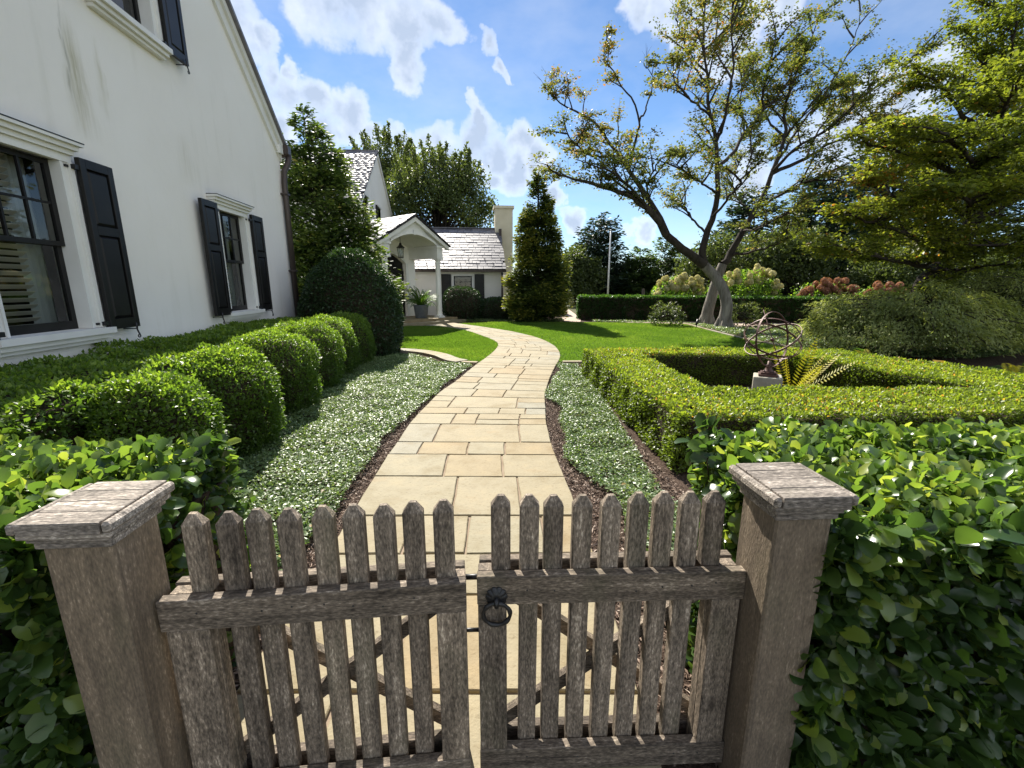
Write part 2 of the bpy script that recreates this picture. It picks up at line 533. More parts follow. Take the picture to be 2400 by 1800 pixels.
    leaf_mat('leaf_maple_green', [(0.0, (0.050, 0.072, 0.015)), (0.5, (0.108, 0.134, 0.022)), (0.9, (0.196, 0.206, 0.035)), (0.97, (0.268, 0.206, 0.041)), (1.0, (0.341, 0.155, 0.041))], 0.45, 0.35, 0.50, 1.8)
    leaf_mat('leaf_lace', [(0.0, (0.103, 0.131, 0.041)), (0.5, (0.206, 0.241, 0.083)), (1.0, (0.344, 0.366, 0.138))], 0.55, 0.25, 0.45, 1.6)
    leaf_mat('needle_cedar', [(0.0, (0.029, 0.052, 0.016)), (0.5, (0.060, 0.099, 0.026)), (0.85, (0.117, 0.153, 0.039)), (1.0, (0.233, 0.200, 0.065))], 0.55, 0.3, 0.36, 1.8)
    leaf_mat('needle_gold', [(0.0, (0.024, 0.038, 0.012)), (0.55, (0.060, 0.090, 0.022)), (0.80, (0.125, 0.145, 0.028)), (1.0, (0.27, 0.25, 0.045))], 0.55, 0.3, 0.36, 1.7)
    leaf_mat('needle_blue', [(0.0, (0.018, 0.035, 0.021)), (0.6, (0.039, 0.068, 0.039)), (1.0, (0.091, 0.127, 0.068))], 0.55, 0.3, 0.22, 1.5)
    leaf_mat('leaf_shade', [(0.0, (0.041, 0.060, 0.023)), (0.6, (0.081, 0.108, 0.037)), (1.0, (0.144, 0.172, 0.060))], 0.5, 0.25, 0.36, 1.6)
    leaf_mat('leaf_hydrangea', [(0.0, (0.060, 0.120, 0.019)), (0.6, (0.120, 0.216, 0.031)), (1.0, (0.216, 0.312, 0.048))], 0.5, 0.3, 0.45, 1.8)
    leaf_mat('petal_cream', [(0.0, (0.462, 0.440, 0.242)), (0.6, (0.682, 0.627, 0.396)), (1.0, (0.750, 0.704, 0.506))], 0.8, 0.1, 0.35, 1.0)
    leaf_mat('petal_pink', [(0.0, (0.24, 0.12, 0.085)), (0.5, (0.38, 0.19, 0.13)), (1.0, (0.48, 0.27, 0.20))], 0.8, 0.1, 0.35, 1.0)
    leaf_mat('fern_green', [(0.0, (0.035, 0.090, 0.014)), (1.0, (0.10, 0.18, 0.028))], 0.5, 0.3, 0.40, 1.6)
    leaf_mat('fern_yellow', [(0.0, (0.15, 0.17, 0.015)), (0.6, (0.36, 0.33, 0.025)), (1.0, (0.48, 0.35, 0.035))], 0.5, 0.3, 0.45, 1.4)
    leaf_mat('fern_rust', [(0.0, (0.10, 0.07, 0.02)), (0.6, (0.22, 0.15, 0.035)), (1.0, (0.32, 0.22, 0.04))], 0.5, 0.3, 0.35, 1.4)


build_materials()

# ------------------------------------------------------------------ helpers
def tag(o, label=None, cat=None, group=None, kind=None):
    if label:
        o['label'] = label
    if cat:
        o['category'] = cat
    if group:
        o['group'] = group
    if kind:
        o['kind'] = kind
    return o


def empty(name, loc=(0, 0, 0), rz=0.0, parent=None):
    o = bpy.data.objects.new(name, None)
    C.objects.link(o)
    o.location = loc
    o.rotation_euler = (0, 0, rz)
    o.empty_display_size = 0.1
    if parent:
        o.parent = parent
    return o


def thing(name, label, cat, loc=(0, 0, 0), rz=0.0, group=None):
    return tag(empty(name, loc, rz), label, cat, group)


def link(name, me, mat=None, parent=None, kind=None, loc=None):
    o = bpy.data.objects.new(name, me)
    C.objects.link(o)
    if mat and not me.materials:
        me.materials.append(MAT[mat])
    if parent:
        o.parent = parent
    if kind:
        o['kind'] = kind
    if loc is not None:
        o.location = loc
    return o


def np_mesh(name, V, Fc, rnd=None, smooth=False):
    """V (n,3) array, Fc (m,k) index array"""
    V = np.asarray(V, np.float32)
    Fc = np.asarray(Fc, np.int32)
    me = bpy.data.meshes.new(name)
    n, (m, k) = len(V), Fc.shape
    me.vertices.add(n)
    me.vertices.foreach_set('co', V.ravel())
    me.loops.add(m * k)
    me.loops.foreach_set('vertex_index', Fc.ravel())
    me.polygons.add(m)
    me.polygons.foreach_set('loop_start', np.arange(0, m * k, k, dtype=np.int32))
    me.polygons.foreach_set('loop_total', np.full(m, k, np.int32))
    if smooth:
        me.polygons.foreach_set('use_smooth', np.ones(m, bool))
    me.update(calc_edges=True)
    if rnd is not None:
        a = me.attributes.new('rnd', 'FLOAT', 'POINT')
        a.data.foreach_set('value', np.asarray(rnd, np.float32))
    return me


class MB:
    """collects boxes, prisms, tubes and lathes into one mesh; M places them"""
    def __init__(s, M=None):
        s.v, s.f, s.sm = [], [], []
        s.M = M

    def add(s, vs, fs, smooth=False):
        b = len(s.v)
        for p in vs:
            p = Vector(p)
            if s.M is not None:
                p = s.M @ p
            s.v.append(p)
        for f in fs:
            s.f.append([i + b for i in f])
            s.sm.append(smooth)
        return s

    def box(s, x0, x1, y0, y1, z0, z1):
        x0, x1 = min(x0, x1), max(x0, x1)
        y0, y1 = min(y0, y1), max(y0, y1)
        z0, z1 = min(z0, z1), max(z0, z1)
        return s.add([(x0, y0, z0), (x1, y0, z0), (x1, y1, z0), (x0, y1, z0), (x0, y0, z1), (x1, y0, z1), (x1, y1, z1), (x0, y1, z1)],
                     [(3, 2, 1, 0), (4, 5, 6, 7), (0, 1, 5, 4), (1, 2, 6, 5), (2, 3, 7, 6), (3, 0, 4, 7)])

    def bevbox(s, x0, x1, y0, y1, z0, z1, b):
        """box with chamfered long edges on every side"""
        xs, ys, zs = (x0, x0 + b, x1 - b, x1), (y0, y0 + b, y1 - b, y1), (z0, z0 + b, z1 - b, z1)
        pts, idx = [], {}
        for i in range(4):
            for j in range(4):
                for k in range(4):
                    if sum((i in (0, 3), j in (0, 3), k in (0, 3))) == 1:
                        idx[(i, j, k)] = len(pts)
                        pts.append((xs[i], ys[j], zs[k]))
        F_ = []
        q = lambda *a: F_.append([idx[t] for t in a])
        for i, flip in ((0, 1), (3, 0)):
            a = [(i, 1, 1), (i, 2, 1), (i, 2, 2), (i, 1, 2)]
            q(*(a[::-1] if flip else a))
            a = [(1, i, 1), (1, i, 2), (2, i, 2), (2, i, 1)]
            q(*(a[::-1] if flip else a))
            a = [(1, 1, i), (2, 1, i), (2, 2, i), (1, 2, i)]
            q(*(a[::-1] if flip else a))
        for a in (0, 3):
            a1 = 1 if a == 0 else 2
            for b_ in (0, 3):
                b1 = 1 if b_ == 0 else 2
                q((a, b1, 1), (a, b1, 2), (a1, b_, 2), (a1, b_, 1))
                q((a, 1, b1), (a, 2, b1), (a1, 2, b_), (a1, 1, b_))
                q((1, a, b1), (2, a, b1), (2, a1, b_), (1, a1, b_))
                for c in (0, 3):
                    c1 = 1 if c == 0 else 2
                    q((a, b1, c1), (a1, b_, c1), (a1, b1, c))
        return s.add(pts, F_)

    def prism(s, poly, z0, z1):
        n = len(poly)
        return s.add([(x, y, z0) for x, y in poly] + [(x, y, z1) for x, y in poly],
                     [tuple(range(n))[::-1], tuple(range(n, 2 * n))] + [(i, (i + 1) % n, n + (i + 1) % n, n + i) for i in range(n)])

    def sheet(s, pts):
        return s.add(pts, [tuple(range(len(pts)))])

    def tube(s, pts, rad, n=8, cap=True, smooth=True, closed=False):
        pts = [Vector(p) for p in pts]
        m = len(pts)
        rad = [rad] * m if not hasattr(rad, '__len__') else rad
        vs, fs = [], []
        ref = None
        for i, p in enumerate(pts):
            if closed:
                t = (pts[(i + 1) % m] - pts[i - 1]).normalized()
            else:
                t = (pts[min(i + 1, m - 1)] - pts[max(i - 1, 0)]).normalized()
            if ref is None:
                ref = t.orthogonal().normalized()
            ref = (ref - t * ref.dot(t)).normalized()
            b = t.cross(ref)
            for k in range(n):
                a = 2 * math.pi * k / n
                vs.append(p + (ref * math.cos(a) + b * math.sin(a)) * rad[i])
        rng_ = range(m) if closed else range(m - 1)
        for i in rng_:
            for k in range(n):
                j = (i + 1) % m
                fs.append((i * n + k, i * n + (k + 1) % n, j * n + (k + 1) % n, j * n + k))
        if cap and not closed:
            fs.append(tuple(range(n))[::-1])
            fs.append(tuple(range((m - 1) * n, m * n)))
        return s.add(vs, fs, smooth)

    def lathe(s, prof, n=20, c=(0, 0), smooth=True, caps=True):
        vs, fs = [], []
        for r, z in prof:
            for k in range(n):
                a = 2 * math.pi * k / n
                vs.append((c[0] + r * math.cos(a), c[1] + r * math.sin(a), z))
        for i in range(len(prof) - 1):
            for k in range(n):
                fs.append((i * n + k, i * n + (k + 1) % n, (i + 1) * n + (k + 1) % n, (i + 1) * n + k))
        if caps:
            fs.append(tuple(range(n))[::-1])
            fs.append(tuple(range((len(prof) - 1) * n, len(prof) * n)))
        return s.add(vs, fs, smooth)

    def mesh(s, name):
        me = bpy.data.meshes.new(name)
        me.from_pydata([tuple(p) for p in s.v], [], s.f)
        for p, q in zip(me.polygons, s.sm):
            p.use_smooth = q
        me.update()
        return me

    def build(s, name, mat, parent=None, kind=None, loc=None):
        return link(name, s.mesh(name), mat, parent, kind, loc)


# leaf shapes: x across, y along, z off the blade
DIAMOND = (np.array([(0, 0, 0), (.5, .45, .10), (0, 1, 0), (-.5, .45, .10)]), np.array([(0, 1, 2), (0, 2, 3)]))
SPRAY = (np.array([(0, 0, 0), (.44, .50, -.05), (.04, 1.0, -.16), (-.42, .58, -.05)]), np.array([(0, 1, 2), (0, 2, 3)]))
BLADE = (np.array([(-.5, 0, 0), (.5, 0, 0), (0, 1, .25)]), np.array([(0, 1, 2)]))
OVAL = (np.array([(0, 0, 0), (.26, .18, .06), (0, .2, 0), (-.26, .18, .06), (.5, .48, .13), (0, .5, .02), (-.5, .48, .13),
                  (.42, .78, .08), (0, .8, -.02), (-.42, .78, .08), (0, 1.0, -.10), (.22, .95, -.02), (-.22, .95, -.02)]),
        np.array([(0, 1, 2), (0, 2, 3), (1, 4, 5), (1, 5, 2), (2, 5, 6), (2, 6, 3), (4, 7, 8), (4, 8, 5), (5, 8, 9), (5, 9, 6),
                  (7, 11, 8), (11, 10, 8), (8, 10, 12), (8, 12, 9)]))

OVAL_S = (np.array([(0, 0, 0), (.42, .32, .11), (0, .34, .01), (-.42, .32, .11), (.44, .72, .10), (0, .74, -.01), (-.44, .72, .10), (.20, .97, -.05), (-.20, .97, -.05)]),
          np.array([(0, 1, 2), (0, 2, 3), (1, 4, 5), (1, 5, 2), (2, 5, 6), (2, 6, 3), (4, 7, 5), (7, 8, 5), (5, 8, 6)]))


def unit(a):
    return a / np.maximum(np.linalg.norm(a, axis=-1, keepdims=True), 1e-9)


def rvec(n, s=1.0):
    return rng.normal(size=(n, 3)) * s


def leaves(P, D, Nn, L, Wd, tmpl, rnd):
    """one blade per point: P base, D along, Nn off the blade, length L, width Wd -> V, F, rnd per vertex"""
    T, Ft = tmpl
    n = len(P)
    Y = unit(D)
    X = unit(np.cross(Y, Nn))
    Z = np.cross(X, Y)
    L = np.broadcast_to(L, n)[:, None, None]
    Wd = np.broadcast_to(Wd, n)[:, None, None]
    V = P[:, None, :] + X[:, None, :] * T[None, :, 0:1] * Wd + Y[:, None, :] * T[None, :, 1:2] * L + Z[:, None, :] * T[None, :, 2:3] * L
    Fi = Ft[None] + (np.arange(n) * len(T))[:, None, None]
    return V.reshape(-1, 3), Fi.reshape(-1, Ft.shape[1]), np.repeat(rnd, len(T))


def leaf_obj(name, P, D, Nn, L, Wd, tmpl, rnd, mat, parent=None, kind='stuff', smooth=False, origin=(0, 0, 0)):
    V, Fi, r = leaves(P - np.asarray(origin), D, Nn, L, Wd, tmpl, rnd)
    return link(name, np_mesh(name, V, Fi, r, smooth), mat, parent, kind)


_lat = rng.random((32, 32, 32))


def vnoise(p):
    """smooth value noise 0..1 of points (n,3)"""
    p = np.asarray(p, float)
    i = np.floor(p).astype(int)
    f = p - i
    f = f * f * (3 - 2 * f)
    out = 0
    for dx in (0, 1):
        for dy in (0, 1):
            for dz in (0, 1):
                w = (f[:, 0] if dx else 1 - f[:, 0]) * (f[:, 1] if dy else 1 - f[:, 1]) * (f[:, 2] if dz else 1 - f[:, 2])
                out = out + w * _lat[(i[:, 0] + dx) % 32, (i[:, 1] + dy) % 32, (i[:, 2] + dz) % 32]
    return out


def in_poly(x, y, poly):
    poly = np.asarray(poly)
    ins = np.zeros(len(x), bool)
    j = len(poly) - 1
    for i in range(len(poly)):
        xi, yi = poly[i]
        xj, yj = poly[j]
        c = ((yi > y) != (yj > y)) & (x < (xj - xi) * (y - yi) / (yj - yi + 1e-12) + xi)
        ins ^= c
        j = i
    return ins


def scatter(poly, dens):
    poly = np.asarray(poly)
    a, b = poly.min(0), poly.max(0)
    n = int((b[0] - a[0]) * (b[1] - a[1]) * dens)
    x = rng.uniform(a[0], b[0], n)
    y = rng.uniform(a[1], b[1], n)
    k = in_poly(x, y, poly)
    return np.stack([x[k], y[k], np.zeros(k.sum())], 1)


def smooth_line(pts, n):
    """Catmull-Rom through pts"""
    p = np.asarray(pts, float)
    q = np.vstack([2 * p[0] - p[1], p, 2 * p[-1] - p[-2]])
    out = []
    m = len(p) - 1
    for t in np.linspace(0, m, n):
        i = min(int(t), m - 1)
        f = t - i
        a, b, c, d = q[i], q[i + 1], q[i + 2], q[i + 3]
        out.append(0.5 * ((2 * b) + (c - a) * f + (2 * a - 5 * b + 4 * c - d) * f * f + (3 * b - 3 * c + d - a) * f ** 3))
    return np.array(out)


# ------------------------------------------------------------------ ground, path, lawn
TH = R_(5.947)                              # the houses are turned this much to the left


def l2w(X, Y):
    return (X * math.cos(TH) - Y * math.sin(TH), X * math.sin(TH) + Y * math.cos(TH))


g_ = MB()
g_.sheet([(-250, -60, -0.03), (250, -60, -0.03), (250, 400, -0.03), (-250, 400, -0.03)])
g_.build('ground', 'far_ground', kind='structure')
MB().sheet([(-7, -2, -0.012), (16, -2, -0.012), (16, 24, -0.012), (-7, 24, -0.012)]).build('garden_bed', 'mulch', kind='structure')

PL = [(-1.10, -1.2), (-1.10, 0.4), (-1.10, 1.8), (-1.13, 2.85), (-1.16, 3.5), (-1.18, 4.0), (-1.18, 4.35), (-1.19, 5.01), (-1.15, 5.71), (-1.09, 6.47), (-0.95, 7.27), (-0.84, 8.08), (-0.71, 9.0), (-0.59, 9.72), (-0.48, 10.46), (-0.38, 11.72), (-0.5, 12.8), (-1.02, 14.29), (-1.69, 15.9), (-2.52, 17.1), (-3.46, 17.9)]
PR = [(0.50, -1.2), (0.50, 0.4), (0.50, 1.8), (0.47, 2.85), (0.44, 3.49), (0.41, 3.98), (0.4, 4.33), (0.4, 4.96), (0.44, 5.64), (0.48, 6.29), (0.57, 7.0), (0.7, 7.81), (0.87, 8.75), (1.01, 9.44), (1.1, 10.03), (1.15, 10.81), (1.1, 12.01), (0.76, 13.69), (-0.04, 15.55), (-1.17, 17.29), (-2.5, 19.1)]
NP_ = 401
CL, CR = smooth_line(PL, NP_), smooth_line(PR, NP_)
mid = (CL + CR) / 2
slen = np.concatenate([[0], np.cumsum(np.linalg.norm(np.diff(mid, axis=0), axis=1))])


def path_pt(s_, f):
    a = np.array([np.interp(s_, slen, CL[:, 0]), np.interp(s_, slen, CL[:, 1])])
    b = np.array([np.interp(s_, slen, CR[:, 0]), np.interp(s_, slen, CR[:, 1])])
    return a + (b - a) * f


def left_x(y):
    return np.interp(y, CL[:250, 1], CL[:250, 0])


def right_x(y):
    return np.interp(y, CR[:270, 1], CR[:270, 0])


def build_path():
    mb = MB()
    n = len(CL)
    vs = [(p[0], p[1], 0.012) for p in CL] + [(p[0], p[1], 0.012) for p in CR]
    mb.add(vs, [(i, n + i, n + i + 1, i + 1) for i in range(n - 1)])
    path = mb.build('stone_path', 'mortar', kind='structure')
    tag(path, 'winding buff flagstone path from the gate to the porch')
    s_at = lambda y: float(np.interp(y, mid[:200, 1], slen[:200]))
    rows = [0.0, 0.5, 1.0, 1.5, 1.95]
    rows = [0.0, 0.55, s_at(0.0), s_at(.55), s_at(.98), s_at(1.45), s_at(2.02), s_at(2.38), s_at(2.83), s_at(3.48), s_at(3.98), s_at(4.32), s_at(4.92), s_at(5.34), s_at(5.62), s_at(6.2), s_at(6.66), s_at(7.1)]
    splits = {8: [.44, .75], 9: [.36, .68], 7: [.28, .52, .83], 9.5: [], 10: [.17, .47, .70], 11: [.23, .80], 12: [.30, .48, .80], 13: [.36, .63, .84], 14: [.19, .76], 15: [.33, .62], 16: [.28, .66]}
    while rows[-1] < slen[-1] - 0.5:
        rows.append(rows[-1] + random.choice([.28, .36, .45, .55, .62]))
    rows.append(slen[-1])
    stones = []
    for i in range(len(rows) - 1):
        a, b = rows[i], rows[i + 1]
        if b - a < 0.05:
            continue
        sp = splits.get(i)
        if sp is None:
            k = random.choice([3, 3, 4])
            sp = sorted((j + 1) / k + random.uniform(-.09, .09) for j in range(k - 1))
        edges = [0.0] + sp + [1.0]
        for f0, f1 in zip(edges[:-1], edges[1:]):
            cells = [(a, b)]
            if f1 - f0 < .36 and b - a > .42 and random.random() < .35 and a > 6:
                m_ = a + (b - a) * random.uniform(.42, .6)
                cells = [(a, m_), (m_, b)]
            for s0, s1 in cells:
                stones.append((s0, s1, f0, f1))
    gap = 0.008
    for s0, s1, f0, f1 in stones:
        Wd = 1.55
        fa, fb = (f0 if f0 == 0 else f0 + gap / Wd), (f1 if f1 == 1 else f1 - gap / Wd)
        sa, sb = s0 + gap, s1 - gap
        ns = 4
        ring = [path_pt(sa, fa), *(path_pt(sa, fa + (fb - fa) * t / 3) for t in (1, 2)), path_pt(sa, fb)]
        ring += [path_pt(sa + (sb - sa) * t / ns, fb) for t in range(1, ns)]
        ring += [path_pt(sb, fb), *(path_pt(sb, fb + (fa - fb) * t / 3) for t in (1, 2)), path_pt(sb, fa)]
        ring += [path_pt(sb + (sa - sb) * t / ns, fa) for t in range(1, ns)]
        ring = np.array(ring)
        c = ring.mean(0)
        ring += rng.normal(size=ring.shape) * 0.0022
        inner = ring + unit(c - ring) * 0.006
        dz = random.uniform(-.0025, .0025)
        k = len(ring)
        tz = .027 + dz
        vs = [(p[0] - c[0], p[1] - c[1], -.02) for p in ring] + [(p[0] - c[0], p[1] - c[1], tz - .005) for p in ring] + [(p[0] - c[0], p[1] - c[1], tz) for p in inner]
        fs = [(j, (j + 1) % k, k + (j + 1) % k, k + j) for j in range(k)] + [(k + j, k + (j + 1) % k, 2 * k + (j + 1) % k, 2 * k + j) for j in range(k)] + [tuple(range(2 * k, 3 * k))]
        MB().add(vs, fs).build('flagstone', 'flagstone', path, loc=(c[0], c[1], 0))


build_path()


def ribbon(name, line, w, z, mat, nstones, thick=.06):
    """stone edging: a row of stones along a line"""
    line = smooth_line(line, 160)
    s_ = np.concatenate([[0], np.cumsum(np.linalg.norm(np.diff(line, axis=0), axis=1))])
    t = unit(np.gradient(line, axis=0))
    nrm = np.stack([t[:, 1], -t[:, 0]], 1)
    base = MB()
    root = None
    cuts = np.linspace(0, s_[-1], nstones + 1)
    P = lambda q, o: np.array([np.interp(q, s_, line[:, i] + nrm[:, i] * o) for i in range(2)])
    root = empty(name, (*line[0], 0))
    tag(root, kind='structure')
    for a, b in zip(cuts[:-1], cuts[1:]):
        a, b = a + .005, b - .005
        ring = [P(a + (b - a) * i / 6, -w / 2) for i in range(7)] + [P(b + (a - b) * i / 6, w / 2) for i in range(7)]
        c = np.mean(ring, 0)
        mb = MB()
        mb.prism([(p[0] - c[0], p[1] - c[1]) for p in ring][::-1], -.03, z + random.uniform(-.003, .003))
        mb.build('edging_stone', mat, root, loc=(c[0] - line[0][0], c[1] - line[0][1], 0))
    return root


ribbon('lawn_edging', [(1.06, 9.17), (1.8, 9.2), (3.4, 9.25), (5.2, 9.3), (7.3, 9.35)], .14, .045, 'flagstone', 7)
ribbon('lawn_edging', [(-0.72, 9.1), (-1.05, 9.17)], .14, .045, 'flagstone', 1)
ribbon('curved_edging', [(-1.05, 9.2), (-1.3, 9.45), (-1.7, 10.15), (-2.3, 10.7), (-3.4, 11.1)], .34, .05, 'flagstone', 6)
ribbon('lawn_edging', [(7.25, 18.6), (7.05, 15.6), (7.0, 13.1), (7.2, 11.5), (7.3, 9.5)], .13, .045, 'flagstone', 10)
ribbon('bed_edging', [(7.5, 14.6), (9.6, 14.2), (12.5, 13.9), (15, 13.7)], .14, .05, 'flagstone', 7)
MB().sheet([(2.35, 19.6, .006), (3.0, 19.6, .006), (3.4, 22, .006), (3.8, 30, .006), (2.7, 30, .006), (2.5, 22, .006)]).build('gravel_path', 'gravel', kind='structure')
MB().sheet([(5, 19.0, .004), (8.6, 17.2, .004), (14, 17.0, .004), (14, 18.4, .004), (5, 20.5, .004)]).build('gravel_bed', 'gravel', kind='structure')

iL = [i for i in range(NP_) if CL[i][1] > 9.15]
iR = [i for i in range(NP_) if CR[i][1] > 9.22]
lawn_r = [tuple(CR[i]) for i in iR if i % 6 == 0] + [(-1.3, 19.55), (2.4, 19.6), (5.6, 19.0), (7.15, 18.5), (6.98, 15.6), (6.93, 13.1), (7.1, 11.5), (7.2, 9.4), (1.1, 9.25)]
lawn_l = [tuple(CL[i]) for i in iL if i % 6 == 0 and CL[i][1] < 17.6] + [(-4.4, 17.6), (-4.4, 11.2), (-3.4, 11.3), (-2.4, 10.9), (-1.85, 10.3), (-1.45, 9.5), (-1.1, 9.25)]
for nm, poly, lab, dens in (('lawn', lawn_r, 'green lawn right of the winding path', 2200), ('lawn', lawn_l, 'small green lawn inside the bend of the path', 3600)):
    MB().sheet([(x, y, .008) for x, y in poly]).build(nm, 'lawn_soil', kind='structure')
    P = scatter(poly, dens)
    P[:, 2] = .008
    n = len(P)
    D = np.array([0, 0, 1.0]) + rvec(n, .38) * [1, 1, 0]
    rn = np.clip(.45 * vnoise(P * 1.1 + 3) + .25 * vnoise(P * 5.0 + 1) + .40 * rng.random(n), 0, 1)
    tag(leaf_obj('grass', P, D, rvec(n) * [1, 1, .1], rng.uniform(.03, .055, n), rng.uniform(.010, .018, n), BLADE, rn, 'grass'), 'mown grass, ' + lab, 'grass')


def chips(poly_fn, name, dens):
    P = scatter(poly_fn, dens)
    P[:, 2] = rng.uniform(-.008, .012, len(P))
    n = len(P)
    D = rvec(n) * [1, 1, .15]
    leaf_obj(name, P, D, np.array([0, 0, 1.0]) + rvec(n, .35), rng.uniform(.02, .06, n), rng.uniform(.006, .014, n), DIAMOND, rng.random(n), 'mulch_chip')


yl = np.linspace(1.2, 9.0, 24)
chips([(left_x(y), y) for y in yl] + [(left_x(y) - .75, y) for y in yl[::-1]], 'bark_mulch', 2600)
chips([(right_x(y), y) for y in yl] + [(max(right_x(y) + .9, 1.25), y) for y in yl[::-1]], 'bark_mulch', 2600)


def groundcover(poly, dens, size, label, zmax=.10):
    P = scatter(poly, dens)
    n = len(P)
    h = vnoise(P * [3.2, 3.2, 1]) * .6 + vnoise(P * [9, 9, 1] + 7) * .4
    edge = vnoise(P * [4.1, 4.1, 1] + 11)
    P[:, 2] = .015 + zmax * h * (0.35 + .65 * rng.random(n))
    D = rvec(n) * [1, 1, .35] + [0, 0, .15]
    Nn = np.array([0, 0, 1.0]) + rvec(n, .42)
    rn = np.clip(.5 * rng.random(n) + .5 * h, 0, 1)
    rn[rng.random(n) < .08] = 1.0
    return tag(leaf_obj('groundcover', P, D, Nn, size * rng.uniform(.7, 1.3, n), size * .62 * rng.uniform(.7, 1.2, n), DIAMOND, rn, 'leaf_cover'), label, 'groundcover')


def wob(y, k):
    return .07 * math.sin(y * 2.3 + k) + .05 * math.sin(y * 5.1 + 2 * k)


gl = [(float(left_x(y)) - (.15 if y < 4.5 else .07) + .5 * wob(y, 0), y) for y in np.linspace(1.75, 8.7, 30)]
groundcover(gl + [(-1.0, 8.95), (-1.5, 9.12), (-1.95, 9.72), (-2.5, 10.25), (-3.1, 10.4), (-3.4, 8.5), (-3.2, 6), (-2.9, 4), (-2.7, 1.75)], 6500, .031, 'low glossy groundcover between the path and the clipped box balls')
gr = [(float(right_x(y)) + (.15 if y < 6 else .07) + .14 * max(0, 1 - abs(y - 2.9)) + .7 * wob(y, 2), y) for y in np.linspace(1.9, 8.9, 30)]
groundcover(gr + [(1.32, 8.9), (1.30, 7.6), (1.28, 5.8), (1.22, 4.4), (1.15, 3.2), (1.3, 2.2), (.95, 1.9)], 6500, .030, 'low glossy groundcover between the path and the square box hedge')
groundcover([(3.6, 19.6), (5.6, 19.2), (7.3, 18.7), (7.2, 15.6), (7.15, 13.1), (7.4, 10.0), (10, 9.5), (16, 12), (16, 18.0), (12, 18.0), (8.4, 17.0), (8.2, 18.4), (5.2, 20.0), (3.6, 20.4)], 680, .06, 'low groundcover around the foot of the twin-stemmed maple')
groundcover([(-2.2, 19.7), (2.3, 19.75), (2.4, 21.2), (-2.2, 21.2)], 700, .05, 'low groundcover in front of the wing shrubs')

# ------------------------------------------------------------------ near house
WALLX = -4.0
CORN = (WALLX, 11.1)
cx_, cy_ = l2w(*CORN)
house = thing('white_house', 'white stucco gable house with black panelled shutters left of the path', 'house', (cx_, cy_, 0), TH)
HM = Matrix.Translation((4.0, -11.1, 0))      # house-frame coordinates -> house object


def HB():
    return MB(HM)


EAVE, SLOPE, PEAKY = 4.62, .835, 3.4
rake = lambda y: EAVE + (11.1 - y) * SLOPE if y > PEAKY else EAVE + (11.1 - PEAKY) * SLOPE - (PEAKY - y) * SLOPE
wins = [(4.10, 5.37, 1.0), (7.90, 9.15, 1.0), (5.98, 7.27, 4.55)]       # sill span, sill bottom
win_h = 2.0


def gable_wall():
    mb = HB()
    holes = [(a + .16, b - .16, s + .15, s + 1.82) for a, b, s in wins]
    ys = sorted({-4.3, PEAKY, 11.1} | {h[0] for h in holes} | {h[1] for h in holes})
    for y0, y1 in zip(ys[:-1], ys[1:]):
        t0, t1 = rake(y0) - .02, rake(y1) - .02
        hs = sorted([h for h in holes if h[0] <= y0 + 1e-6 and h[1] >= y1 - 1e-6], key=lambda h: h[2])
        z = -.1
        for h in hs:
            mb.sheet([(WALLX, y0, z), (WALLX, y1, z), (WALLX, y1, h[2]), (WALLX, y0, h[2])])
            z = h[3]
        mb.sheet([(WALLX, y0, z), (WALLX, y1, z), (WALLX, y1, t1), (WALLX, y0, t0)])
    for h in holes:                           # reveals
        y0, y1, z0, z1 = h
        for q in (((y0, z0), (y1, z0)), ((y1, z0), (y1, z1)), ((y1, z1), (y0, z1)), ((y0, z1), (y0, z0))):
            (a, b), (c, d) = q
            mb.sheet([(WALLX, a, b), (WALLX, c, d), (WALLX - .2, c, d), (WALLX - .2, a, b)])
    mb.sheet([(WALLX, 11.1, -.1), (-13, 11.1, -.1), (-13, 11.1, EAVE), (WALLX, 11.1, EAVE)])
    mb.sheet([(WALLX, -4.3, -.1), (-13, -4.3, -.1), (-13, -4.3, rake(-4.3)), (WALLX, -4.3, rake(-4.3))])
    mb.sheet([(-13, -4.3, -.1), (-13, 11.1, -.1), (-13, 11.1, EAVE), (-13, PEAKY, rake(PEAKY)), (-13, -4.3, rake(-4.3))])
    return mb.build('wall', 'stucco', house)


gable_wall()


def slope_strip(y_a, y_b, dz0, dz1, x0, x1, name, mat):
    """a board that follows the rake between two house y positions"""
    mb = HB()
    za, zb = rake(y_a), rake(y_b)
    pts = []
    for x in (x0, x1):
        pts += [(x, y_a, za + dz0), (x, y_b, zb + dz0), (x, y_b, zb + dz1), (x, y_a, za + dz1)]
    mb.add(pts, [(3, 2, 1, 0), (4, 5, 6, 7), (0, 1, 5, 4), (1, 2, 6, 5), (2, 3, 7, 6), (3, 0, 4, 7)])
    return mb.build(name, mat, house)


for a, b in ((11.12, PEAKY), (PEAKY - .002, -4.4)):
    slope_strip(a, b, -.34, -.10, WALLX - .02, WALLX + .05, 'rake_board', 'white_paint')
    slope_strip(a, b, -.12, .02, WALLX - .02, WALLX + .10, 'rake_moulding', 'white_paint')
    slope_strip(a + (.25 if a > 10 else 0), b - (.25 if b < 0 else 0), .022, .10, -13.2, WALLX + .16, 'roof', 'slate')

